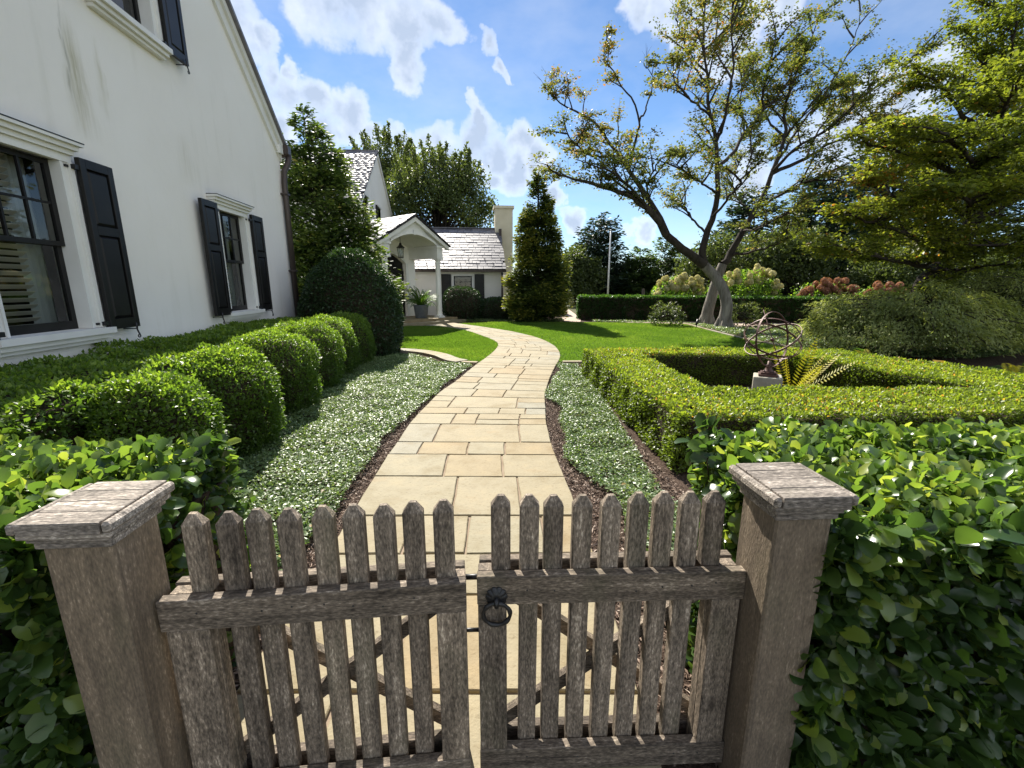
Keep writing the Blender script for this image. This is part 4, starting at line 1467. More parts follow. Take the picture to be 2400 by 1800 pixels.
def gate_post(x, y, rz, label):
    p = thing('gate_post', label, 'post', (x, y, 0), rz, 'weathered posts either side of the gate')
    h = .080
    z1 = 1.000
    MB().bevbox(-h, h, -h, h, -.02, z1, .006).build('shaft', 'wood_post', p)
    cap = empty('cap', (0, 0, 0), 0, p)
    m_ = MB()
    for a, z0, z2 in ((h + .008, z1 - .018, z1 + .002), (h + .016, z1 + .0025, z1 + .016), (h + .026, z1 + .0165, z1 + .032)):
        m_.bevbox(-a, a, -a, a, z0, z2, .003)
    m_.build('bed_moulding', 'wood_cap', cap)
    a = h + .036
    zt0, zt1 = z1 + .0325, z1 + .062
    for s_ in (-1, 1):                          # end boards with a rounded nose
        q0, q1 = (s_ * (a - .022), s_ * a)
        q0, q1 = min(q0, q1), max(q0, q1)
        MB().bevbox(q0, q1, -a, a, zt0, zt1, .007).build('edge_board', 'wood_cap', cap)
    n = 4
    w = 2 * a / n
    for i in range(n):
        y0 = -a + i * w
        MB().bevbox(-a + .0235, a - .0235, y0 + .0003, y0 + w - .0003, zt0, zt1 + .001 + random.uniform(-.0005, .0008), .0016).build('plank', 'wood_cap', cap)
    return p


gate_post(-1.059, 1.041, R_(3.6), 'weathered square teak gate post left of the double gate')
gate_post(.789, 1.173, R_(3.6), 'weathered square teak gate post right of the double gate')


def picket_mesh(w, t, z0, z1, k):
    mb = MB()
    w, t = w / 2, t / 2
    c = .005
    zc = z1 - .030
    ring = [(-w + c, -t), (w - c, -t), (w, -t + c), (w, t - c), (w - c, t), (-w + c, t), (-w, t - c), (-w, -t + c)]
    n = 8
    vs = [(x, y, z0) for x, y in ring] + [(x, y, zc) for x, y in ring] + [(x * .33 + .001 * k, y * .34, z1) for x, y in ring]
    fs = [tuple(range(n))[::-1]] + [(i, (i + 1) % n, n + (i + 1) % n, n + i) for i in range(n)] + [(n + i, n + (i + 1) % n, 2 * n + (i + 1) % n, 2 * n + i) for i in range(n)] + [tuple(range(2 * n, 3 * n))]
    return mb.add(vs, fs).mesh('picket')


def gate_leaf(x, y, rz, length, p0, p1, st, label, ring):
    g = thing('gate_leaf', label, 'gate', (x, y, 0), rz, 'leaves of the picket gate')
    FR, PK, BK = (0.0, .034), (.0355, .0775), (.079, .114)
    MB().bevbox(0, length, FR[0], FR[1], RT0, RT1, .003).build('top_rail', 'wood_rail', g)
    MB().bevbox(.004, length - .004, BK[0], BK[1], RT0, RT1 + .002, .003).build('back_rail', 'wood_rail', g)
    MB().bevbox(0, length, FR[0], FR[1], RB0, RB1, .003).build('bottom_rail', 'wood_rail', g)
    MB().bevbox(.004, length - .004, BK[0], BK[1], RB0, RB1 - .004, .003).build('back_rail', 'wood_rail', g)
    for a, b in st:
        m_ = MB().bevbox(a, b, PK[0], PK[1], RB0 + .002, RT1 - .003, .003)
        m_.bevbox(a, b, .002, PK[0] - .0008, RB1 + .001, RT0 - .001, .002)
        m_.build('stile', 'wood_upright', g)
    ym = (PK[0] + PK[1]) / 2
    for i in range(9):
        px = p0 + (p1 - p0) * i / 8 + random.uniform(-.0025, .0025)
        end = any(a - .02 < px < b + .02 for a, b in st)
        zt = PTOP + random.uniform(-.004, .004)
        me = picket_mesh(.058, .0395, RT1 - .002 if end else RB1 - .03, zt, random.uniform(-2, 2))
        o = link('picket', me, 'wood_upright', g, loc=(px, ym, 0))
        o.rotation_euler = (0, R_(random.uniform(-.35, .35)), R_(random.uniform(-2, 2)))
    ax, bx = st[0][1] - .03, st[1][0] + .03
    za, zb = RB1 + .012, RT0 - .012
    for s_, yo in ((1, 0.0), (-1, .0295)):
        x0, x1 = (ax, bx) if s_ > 0 else (bx, ax)
        d = Vector((x1 - x0, 0, zb - za))
        nn = Vector((-d.z, 0, d.x)).normalized() * .021
        y0, y1 = BK[0] + .001 + yo, BK[0] + .028 + yo
        P0, P1 = Vector((x0, 0, za)), Vector((x1, 0, zb))
        vs = [P + q + Vector((0, yy, 0)) for yy in (y0, y1) for P, q in ((P0, -nn), (P1, -nn), (P1, nn), (P0, nn))]
        MB().add(vs, [(3, 2, 1, 0), (4, 5, 6, 7), (0, 1, 5, 4), (1, 2, 6, 5), (2, 3, 7, 6), (3, 0, 4, 7)]).build('brace', 'wood_rail', g)
    for (a, b) in [(p0 + (p1 - p0) * i / 8 + random.uniform(-.006, .006), z + random.uniform(-.012, .012)) for i in range(9) for z in (.712, .078) if random.random() < .7]:
        MB(Matrix.Translation((a, 0, b)) @ Matrix.Rotation(R_(90), 4, 'X')).lathe([(.0030, -.001), (.0030, .0010)], 6).build('nail', 'black_iron', g)
    if ring:
        lat = empty('ring_latch', (0, 0, 0), 0, g)
        cx, cz = .058, .695
        m_ = MB(Matrix.Translation((cx, -.001, cz)) @ Matrix.Rotation(R_(90), 4, 'X'))
        k = 40
        prof = [(1 + .13 * abs(math.cos(5 * 2 * math.pi * i / k)) - .06) for i in range(k)]
        vs, fs = [], []
        for r, z in ((.031, 0), (.031, .004), (.021, .010), (.013, .013)):
            for i in range(k):
                a = 2 * math.pi * i / k
                rr = r * (prof[i] if r > .02 else 1)
                vs.append((rr * math.cos(a), rr * math.sin(a), z))
        for j in range(3):
            fs += [(j * k + i, j * k + (i + 1) % k, (j + 1) * k + (i + 1) % k, (j + 1) * k + i) for i in range(k)]
        fs.append(tuple(range(3 * k, 4 * k)))
        m_.add(vs, fs)
        m_.build('rosette', 'black_iron', lat)
        m_ = MB()
        rr, rc = .040, cz - .049
        m_.tube([(cx + rr * math.cos(t), -.017 - .004 * math.sin(t), rc + rr * math.sin(t)) for t in np.linspace(0, 2 * math.pi, 40, endpoint=False)], [.0064 + .0012 * math.sin(6 * t) for t in np.linspace(0, 2 * math.pi, 40, endpoint=False)], 8, closed=True)
        m_.build('ring', 'black_iron', lat)
        m_ = MB()
        m_.tube([(cx, -.006, cz), (cx, -.026, cz - .004), (cx, -.026, cz - .016), (cx, -.014, cz - .020)], [.008, .008, .007, .005], 8)
        m_.build('knuckle', 'black_iron', lat)
        MB().tube([(-.055, .085, .70), (.03, .085, .70)], .009, 8).build('latch_bar', 'black_iron', lat)
        MB().tube([(-.055, .050, .535), (.0, .050, .535)], .0065, 8).build('latch_bar', 'black_iron', lat)
        MB().tube([(.06, .080, .618), (.112, .080, .618)], .007, 8).build('latch_lever', 'black_iron', lat)
    return g


gate_leaf(-.969, 1.044, R_(5.6), .840, .098, .778, ((.012, .125), (.752, .838)), 'weathered wooden picket gate leaf hung on the left post', False)
gate_leaf(-.104, 1.152, R_(1.9), .8125, .070, .724, ((.002, .088), (.715, .802)), 'weathered wooden picket gate leaf with black iron ring latch', True)


# ------------------------------------------------------------------ laurel hedges by the gate
def laurel(name, label, boxes, n_top, n_side, sides, cam_keep=300):
    """boxes: (x0,x1,y0,y1,ztop); leaves on the top and the named sides"""
    ox, oy = boxes[0][0], boxes[0][2]
    root = thing(name, label, 'hedge', (ox, oy, 0), 0, 'leafy hedges beside the gate posts')
    P_, N_ = [], []
    core = MB(Matrix.Translation((-ox, -oy, 0)))
    for (x0, x1, y0, y1, zt), sd in zip(boxes, sides):
        core.box(x0 + .13, x1 - .13, y0 + .13, y1 - .13, -.02, zt - .14)
        A = (x1 - x0) * (y1 - y0)
        n = int(A * n_top)
        p = np.stack([rng.uniform(x0, x1, n), rng.uniform(y0, y1, n), np.full(n, zt)], 1)
        ex = np.minimum(np.minimum(p[:, 0] - x0, x1 - p[:, 0]), np.minimum(p[:, 1] - y0, y1 - p[:, 1]))
        p[:, 2] -= .10 * np.clip(1 - ex / .16, 0, 1) ** 2
        p[:, 2] += (vnoise(p * [6, 6, 0] + 5) - .5) * .10 - rng.random(n) ** 1.6 * .12
        P_.append(p)
        nn = np.tile([0, 0, 1.0], (n, 1))
        N_.append(nn)
        for s_ in sd:
            if s_ in 'lr':
                n = int((y1 - y0) * zt * n_side)
                x = x0 if s_ == 'l' else x1
                sg = -1 if s_ == 'l' else 1
                p = np.stack([np.full(n, x) - sg * rng.random(n) ** 1.5 * .13, rng.uniform(y0, y1, n), rng.uniform(.02, zt, n)], 1)
                p[:, 0] += sg * (vnoise(p * 6 + 9) - .45) * .12
                nn = np.tile([sg, 0, .25], (n, 1))
            else:
                n = int((x1 - x0) * zt * n_side)
                y = y0 if s_ == 'f' else y1
                sg = -1 if s_ == 'f' else 1
                p = np.stack([rng.uniform(x0, x1, n), np.full(n, y) - sg * rng.random(n) ** 1.5 * .13, rng.uniform(.02, zt, n)], 1)
                p[:, 1] += sg * (vnoise(p * 6 + 2) - .45) * .12
                nn = np.tile([0, sg, .25], (n, 1))
            P_.append(p)
            N_.append(nn)
    P, N = np.vstack(P_), np.vstack(N_)
    n = len(P)
    top = N[:, 2] > .9
    # blades stand out of the surface, upper faces turned mostly to the light
    D = N * np.where(top, .55, .55)[:, None] + rvec(n, .75) * np.where(top, 1.0, .8)[:, None] + np.where(top, .15, .1)[:, None] * np.array([0, 0, 1.0])
    D = unit(D)
    Nn = N * .7 + np.array([0, 0, .55]) + rvec(n, .38)
    bad = np.abs(np.sum(unit(Nn) * D, 1)) > .93
    Nn[bad] += rvec(bad.sum(), 1.0)
    L = .020 + .055 * rng.beta(1.8, 1.9, n) * np.where(top, 1.0, 1.3)
    Wd = L * rng.uniform(.52, .78, n)
    rn = np.clip(rng.normal(.46, .20, n) + .15 * (vnoise(P * 3) - .5), 0, 1)
    rn = np.where(top, rn + .13, rn * .55)              # shade on the sides and light on top, put into the leaf tone
    yl_ = rng.random(n) < .04
    rn[yl_] = rng.uniform(.85, 1.0, yl_.sum())
    depth = np.where(top, P[:, 2], 0)
    dist = np.linalg.norm(P - np.array([0, 0, EYE]), axis=1)
    # the leaves that show largest become single leaves
    inview = (P[:, 1] > .75) & (np.abs(P[:, 0] / np.maximum(P[:, 1] * cP + (EYE - P[:, 2]) * sP, .1)) < 1.12)
    outer = np.where(top, P[:, 2] > np.percentile(P[top][:, 2], 45), True)
    score = np.where(inview & outer, L / dist, 0)
    pick = np.argsort(-score)[:cam_keep]
    keep = np.ones(n, bool)
    keep[pick] = False
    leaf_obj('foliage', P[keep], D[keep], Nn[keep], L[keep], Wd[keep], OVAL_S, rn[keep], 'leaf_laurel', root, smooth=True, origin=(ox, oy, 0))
    variants = []
    for k in range(8):
        T, Ft = OVAL
        V = T.copy()
        V[:, 0] *= .62 + .03 * (k % 4)
        V[:, 2] *= .6 + .25 * (k % 3)
        V[:, 2] -= .10 * (V[:, 1] ** 2) * (k % 4) * .6
        me = np_mesh('leaf', V, Ft, np.full(len(V), .2 + .09 * k), True)
        me.materials.append(MAT['leaf_laurel'])
        variants.append(me)
    Y = unit(D)
    X = unit(np.cross(Y, Nn))
    Z = np.cross(X, Y)
    for i in pick:
        o = bpy.data.objects.new('leaf', random.choice(variants))
        C.objects.link(o)
        o.parent = root
        M = Matrix(((X[i][0], Y[i][0], Z[i][0], 0), (X[i][1], Y[i][1], Z[i][1], 0), (X[i][2], Y[i][2], Z[i][2], 0), (0, 0, 0, 1)))
        o.matrix_local = Matrix.Translation((P[i][0] - ox, P[i][1] - oy, P[i][2])) @ M @ Matrix.Scale(L[i], 4)
    core.build('twig_core', 'twig', root)
    # upright stems
    st = MB(Matrix.Translation((-ox, -oy, 0)))
    for (x0, x1, y0, y1, zt) in boxes:
        for _ in range(int((x1 - x0) * (y1 - y0) * 55)):
            x, y = random.uniform(x0 + .04, x1 - .04), random.uniform(y0 + .04, y1 - .04)
            st.tube([(x, y, 0), (x + random.uniform(-.04, .04), y + random.uniform(-.04, .04), zt * .6), (x + random.uniform(-.08, .08), y + random.uniform(-.08, .08), zt - .02)], [.006, .004, .002], 4, cap=False)
    st.build('stems', 'twig', root, 'stuff')
    return root


laurel('laurel_hedge', 'broad-leaved glossy hedge right of the gate', [(.90, 3.3, 1.07, 1.98, .97), (.80, .98, 1.42, 1.82, .95)], 5600, 3000, ['fl', 'lfb'])
laurel('laurel_hedge', 'broad-leaved glossy hedge left of the gate', [(-3.0, -1.24, .98, 1.80, .98), (-1.32, -1.20, 1.26, 1.82, .95)], 5600, 3000, ['fr', 'rf'])


# ------------------------------------------------------------------ clipped shrubs
def lump(name, label, c, rad, zc, n, size, mat, group=None, cat='shrub', lumps=.10, zmin=.02, power=2.4, tmpl=DIAMOND, core_k=.90, rn_fn=None, twist=.5, taper=0.0):
    """a clipped rounded shrub: c ground centre, rad (rx,ry,rz), centre height zc"""
    root = thing(name, label, cat, (c[0], c[1], 0), 0, group)
    d = unit(rvec(int(n * 1.5)))
    r = np.array(rad)

    def surf(d, k=1.0):
        s_ = (np.abs(d[:, 0]) ** power + np.abs(d[:, 1]) ** power + np.abs(d[:, 2]) ** power) ** (-1 / power)
        p = d * s_[:, None] * r
        nz = 1 + lumps * (vnoise(d * 2.6 + [c[0], c[1], 3]) - .5) * 2 + lumps * .5 * (vnoise(d * 7 + [c[1], c[0], 1]) - .5) * 2
        p = p * nz[:, None] * k
        f = 1 - taper * (p[:, 2] / r[2] * .5 + .5)
        p[:, 0] *= f
        p[:, 1] *= f
        return p
    p = surf(d)
    p = p * (1 - .10 * rng.random(len(p)) ** 2)[:, None]
    p[:, 2] += zc
    k = p[:, 2] > zmin
    p, d = p[k][:n], d[k][:n]
    m = len(p)
    N = unit(d / r)
    D = N * .5 + rvec(m, twist + .2) + np.array([0, 0, .15])
    Nn = np.array([0, 0, 1.0]) + rvec(m, .6) + N * .3
    rn = np.clip(rng.normal(.5, .22, m), 0, 1) if rn_fn is None else rn_fn(p, N)
    rn = rn * np.clip(.45 + .75 * N[:, 2], .35, 1.15)    # light on the crown and shade lower down, painted into the leaf tone
    p = p + N * ((rng.random(m) < .05) * rng.uniform(.0, .05, m))[:, None]
    L = size * rng.uniform(.7, 1.35, m)
    V, Fi, rr = leaves(p, D, Nn, L, L * .55, tmpl, rn)
    link('foliage', np_mesh('foliage', V, Fi, rr), mat, root, 'stuff')
    # twiggy heart
    u, v = 28, 16
    gd = np.array([(math.cos(2 * math.pi * i / u) * math.sin(math.pi * (j + .5) / v), math.sin(2 * math.pi * i / u) * math.sin(math.pi * (j + .5) / v), math.cos(math.pi * (j + .5) / v)) for j in range(v) for i in range(u)])
    q = surf(gd, core_k)
    q[:, 2] = np.maximum(q[:, 2] + zc, -.02)
    Fc = np.array([(j * u + i, j * u + (i + 1) % u, (j + 1) * u + (i + 1) % u, (j + 1) * u + i) for j in range(v - 1) for i in range(u)])
    link('twig_core', np_mesh('twig_core', q, Fc, None, True), 'twig', root)
    return root


balls = [((-2.55, 3.02), .38, 'nearest of the row of clipped box balls, half in the house shade'), ((-2.74, 4.15), .43, 'second clipped box ball from the gate'),
         ((-3.03, 5.55), .50, 'third clipped box ball from the gate'), ((-3.28, 6.90), .56, 'fourth clipped box ball from the gate'),
         ((-3.42, 8.0), .56, 'fifth clipped box ball from the gate, partly behind the fourth'), ((-3.38, 8.95), .56, 'last clipped box ball, against the big dark yew')]
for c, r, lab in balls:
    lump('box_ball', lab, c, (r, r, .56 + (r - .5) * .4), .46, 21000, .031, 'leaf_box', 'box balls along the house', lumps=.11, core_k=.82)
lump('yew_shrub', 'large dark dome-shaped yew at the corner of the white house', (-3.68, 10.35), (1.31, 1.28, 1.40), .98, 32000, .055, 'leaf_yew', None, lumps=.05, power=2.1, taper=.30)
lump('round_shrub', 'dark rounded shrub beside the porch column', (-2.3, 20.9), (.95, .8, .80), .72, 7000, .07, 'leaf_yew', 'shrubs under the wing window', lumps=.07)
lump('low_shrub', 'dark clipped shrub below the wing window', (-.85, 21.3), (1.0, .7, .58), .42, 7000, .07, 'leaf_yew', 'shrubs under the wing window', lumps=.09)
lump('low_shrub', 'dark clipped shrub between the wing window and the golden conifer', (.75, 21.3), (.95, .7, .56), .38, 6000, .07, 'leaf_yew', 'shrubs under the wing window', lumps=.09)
lump('small_azalea', 'small leafy bush in front of the dark hedge left of the maple trunks', (6.15, 17.9), (.62, .5, .42), .40, 1300, .085, 'leaf_shade', 'small bushes by the maple', lumps=.45, core_k=.35, twist=.9)
lump('small_azalea', 'small leafy bush in front of the dark hedge right of the maple trunks', (9.0, 17.4), (.62, .5, .45), .42, 1300, .085, 'leaf_shade', 'small bushes by the maple', lumps=.45, core_k=.35, twist=.9)


def quad_hedge(name, label, quads, z, dens, size, mat, cat='hedge', group=None, zj=.03, cx=None):
    """hedge made of plan quadrilaterals ((4 corners), sides to leaf)"""
    ox, oy = np.mean([q[0] for q, _ in quads], axis=0)
    root = thing(name, label, cat, (ox, oy, 0), 0, group)
    P_, N_ = [], []
    core = MB(Matrix.Translation((-ox, -oy, 0)))
    for q, sides in quads:
        q = np.array(q, float)
        area = abs(np.cross(q[1] - q[0], q[2] - q[0])) / 2 + abs(np.cross(q[2] - q[0], q[3] - q[0])) / 2
        n = int(area * dens)
        u, v = rng.random(n), rng.random(n)
        p2 = (q[0] * ((1 - u) * (1 - v))[:, None] + q[1] * (u * (1 - v))[:, None] + q[2] * (u * v)[:, None] + q[3] * ((1 - u) * v)[:, None])
        p = np.column_stack([p2, np.full(n, z)])
        p[:, 2] += (vnoise(p * [5, 5, 0] + 3) - .5) * zj * 2 - rng.random(n) ** 2 * .05
        P_.append(p)
        N_.append(np.tile([0, 0, 1.0], (n, 1)))
        ctr = q.mean(0)
        core.prism([tuple(ctr + (t - ctr) * (1 - .10 / max(np.linalg.norm(t - ctr), .2))) for t in q], -.02, z - .06)
        for i in range(4):
            if str(i) not in sides:
                continue
            a, b = q[i], q[(i + 1) % 4]
            e = b - a
            nr = np.array([e[1], -e[0]]) / np.linalg.norm(e)
            if np.dot(nr, (a + b) / 2 - ctr) < 0:
                nr = -nr
            n = int(np.linalg.norm(e) * z * dens * 1.35)
            t = rng.random(n)
            hz = rng.uniform(.02, z, n)
            p = np.column_stack([a + e * t[:, None], hz])
            off = (vnoise(p * 5 + 1) - .5) * zj * 2.4 - rng.random(n) ** 2 * .05 - .05 * np.clip((hz - z + .08) / .08, 0, 1) ** 2
            p[:, :2] += nr * off[:, None]
            P_.append(p)
            N_.append(np.tile([nr[0], nr[1], .1], (n, 1)))
    P, N = np.vstack(P_), np.vstack(N_)
    n = len(P)
    D = N * .45 + rvec(n, .7) + np.array([0, 0, .12])
    Nn = np.array([0, 0, 1.0]) + rvec(n, .6) + N * .2
    L = size * rng.uniform(.7, 1.35, n)
    rn = np.clip(rng.normal(.5, .22, n) + .25 * (vnoise(P * 2.2) - .5), 0, 1)
    rn = np.where(N[:, 2] > .5, rn + .06, rn * .38)      # leaf colour itself darkened for the shaded sides, lightened on the lit top
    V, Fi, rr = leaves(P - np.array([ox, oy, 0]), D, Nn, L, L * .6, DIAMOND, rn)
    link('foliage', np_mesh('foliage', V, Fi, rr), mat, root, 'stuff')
    core.build('twig_core', 'twig', root)
    return root


# square box hedge round the armillary
A0, B0, C0, D0 = (1.24, 7.70), (1.42, 3.60), (6.9, 3.85), (5.5, 7.75)
a0, b0, c0, d0 = (2.08, 7.20), (2.12, 4.66), (5.1, 4.66), (4.45, 7.0)
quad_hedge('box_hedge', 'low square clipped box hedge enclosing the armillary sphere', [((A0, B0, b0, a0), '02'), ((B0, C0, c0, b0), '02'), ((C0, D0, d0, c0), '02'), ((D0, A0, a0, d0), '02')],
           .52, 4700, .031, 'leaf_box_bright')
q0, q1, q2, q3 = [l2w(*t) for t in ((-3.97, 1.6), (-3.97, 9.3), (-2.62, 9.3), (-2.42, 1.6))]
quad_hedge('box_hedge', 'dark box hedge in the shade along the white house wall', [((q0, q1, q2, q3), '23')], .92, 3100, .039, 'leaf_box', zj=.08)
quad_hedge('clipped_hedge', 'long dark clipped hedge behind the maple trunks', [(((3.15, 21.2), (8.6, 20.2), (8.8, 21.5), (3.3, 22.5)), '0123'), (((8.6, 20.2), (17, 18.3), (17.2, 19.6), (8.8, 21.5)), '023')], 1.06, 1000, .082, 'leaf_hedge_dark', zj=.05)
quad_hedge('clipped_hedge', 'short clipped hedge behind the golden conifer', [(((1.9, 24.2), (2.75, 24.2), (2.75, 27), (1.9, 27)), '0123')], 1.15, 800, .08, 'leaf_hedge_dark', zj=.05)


# ------------------------------------------------------------------ trees
class TreeB:
    def __init__(s, base):
        s.base = np.array([base[0], base[1], 0.0])
        s.tr, s.br = MB(), MB()
        s.P, s.D, s.N, s.rn = [], [], [], []

    def tube(s, pts, rad, n=6, trunk=False):
        (s.tr if trunk else s.br).tube([tuple(p - s.base) for p in pts], list(rad), n, cap=False)

    def limb(s, pts, r0, r1, n=14, trunk=False, sides=7, wig=.0):
        p = smooth_line(pts, n)
        if wig:
            p[1:-1] += rvec(n - 2, wig)
        rad = r0 + (r1 - r0) * np.linspace(0, 1, n) ** .8
        s.tube(p, rad, sides, trunk)
        return p, rad

    def twig(s, p, d, l, m, spread, flat=.35, tone=0.0):
        q = p + d * l
        s.tube([p, p + d * l * .5 + np.array([0, 0, .03 * l]), q], [.010, .006, .003], 3)
        t = rng.uniform(.15, 1.1, m)
        P = p + d * (l * t)[:, None] + rvec(m, spread) * [1, 1, flat]
        s.P.append(P)
        s.D.append(rvec(m) * [1, 1, .35] + d * .6 + np.array([0, 0, -.35]))
        s.N.append(np.array([0, 0, 1.0]) + rvec(m, .45))
        s.rn.append(np.full(m, tone))

    def sprout(s, p, rad, t0, step, lmin, lmax, up, tw, m, spread, flat=.35, prob=1.0, fwd=.6, tone=0.0):
        """side branches with leafy twigs along a limb"""
        seg = np.linalg.norm(np.diff(p, axis=0), axis=1)
        cum = np.concatenate([[0], np.cumsum(seg)])
        tot = cum[-1]
        for q in np.arange(tot * t0, tot, step):
            if rng.random() > prob:
                continue
            q = min(q + rng.uniform(-.3, .3) * step, tot)
            o = np.array([np.interp(q, cum, p[:, k]) for k in range(3)])
            i = min(np.searchsorted(cum, q), len(p) - 1)
            tan = unit((p[i] - p[max(i - 1, 0)])[None])[0] if i > 0 else unit((p[1] - p[0])[None])[0]
            a = rng.uniform(0, 2 * math.pi)
            d = unit((tan * fwd + np.array([math.cos(a), math.sin(a), 0]) * .8 + np.array([0, 0, up + rng.normal() * .15]))[None])[0]
            l = rng.uniform(lmin, lmax) * (1.1 - .4 * q / tot)
            bend = np.array([0, 0, rng.uniform(-.05, .18)]) * l
            pts = [o, o + d * l * .4 + bend * .4 + rvec(1, .03)[0] * l, o + d * l * .75 + bend * .5 + rvec(1, .04)[0] * l, o + d * l]
            r = min(.045, .02 * l + .012)
            s.tube(smooth_line(pts, 6), np.linspace(r, .006, 6), 4)
            pp = smooth_line(pts, 9)
            for k in range(tw):
                j = rng.integers(2, 9)
                dd = unit((d * .6 + rvec(1, .6)[0] * [1, 1, .35] + [0, 0, .10])[None])[0]
                s.twig(pp[j], dd, rng.uniform(.25, .6) * min(1.0, l), m, spread, flat, tone)

    def finish(s, name, label, size, mat, bark, cat='tree', group=None, tone_fn=None, wk=.75, bark2=None):
        root = thing(name, label, cat, tuple(s.base), 0, group)
        if s.tr.v:
            s.tr.build('trunk', bark, root)
        if s.br.v:
            s.br.build('branches', bark2 or bark, root, 'stuff')
        P, D, N = np.vstack(s.P), np.vstack(s.D), np.vstack(s.N)
        n = len(P)
        tone = np.concatenate(s.rn)
        rn = np.clip((tone_fn(P) if tone_fn else .45) + tone + rng.normal(0, .16, n), 0, 1)
        L = size * rng.uniform(.65, 1.35, n)
        V, Fi, rr = leaves(P - s.base, D, N, L, L * wk, DIAMOND, rn)
        link('crown', np_mesh('crown', V, Fi, rr), mat, root, 'stuff')
        return root


c4 = lambda x, y, Y: at(1240 + .3376 * x, .3376 * y, Y)
c5 = lambda x, y, Y: at(1240 + .3376 * x, 400 + .3376 * y, Y)
c6 = lambda x, y, Y: at(1700 + .3375 * x, 200 + .3375 * y, Y)


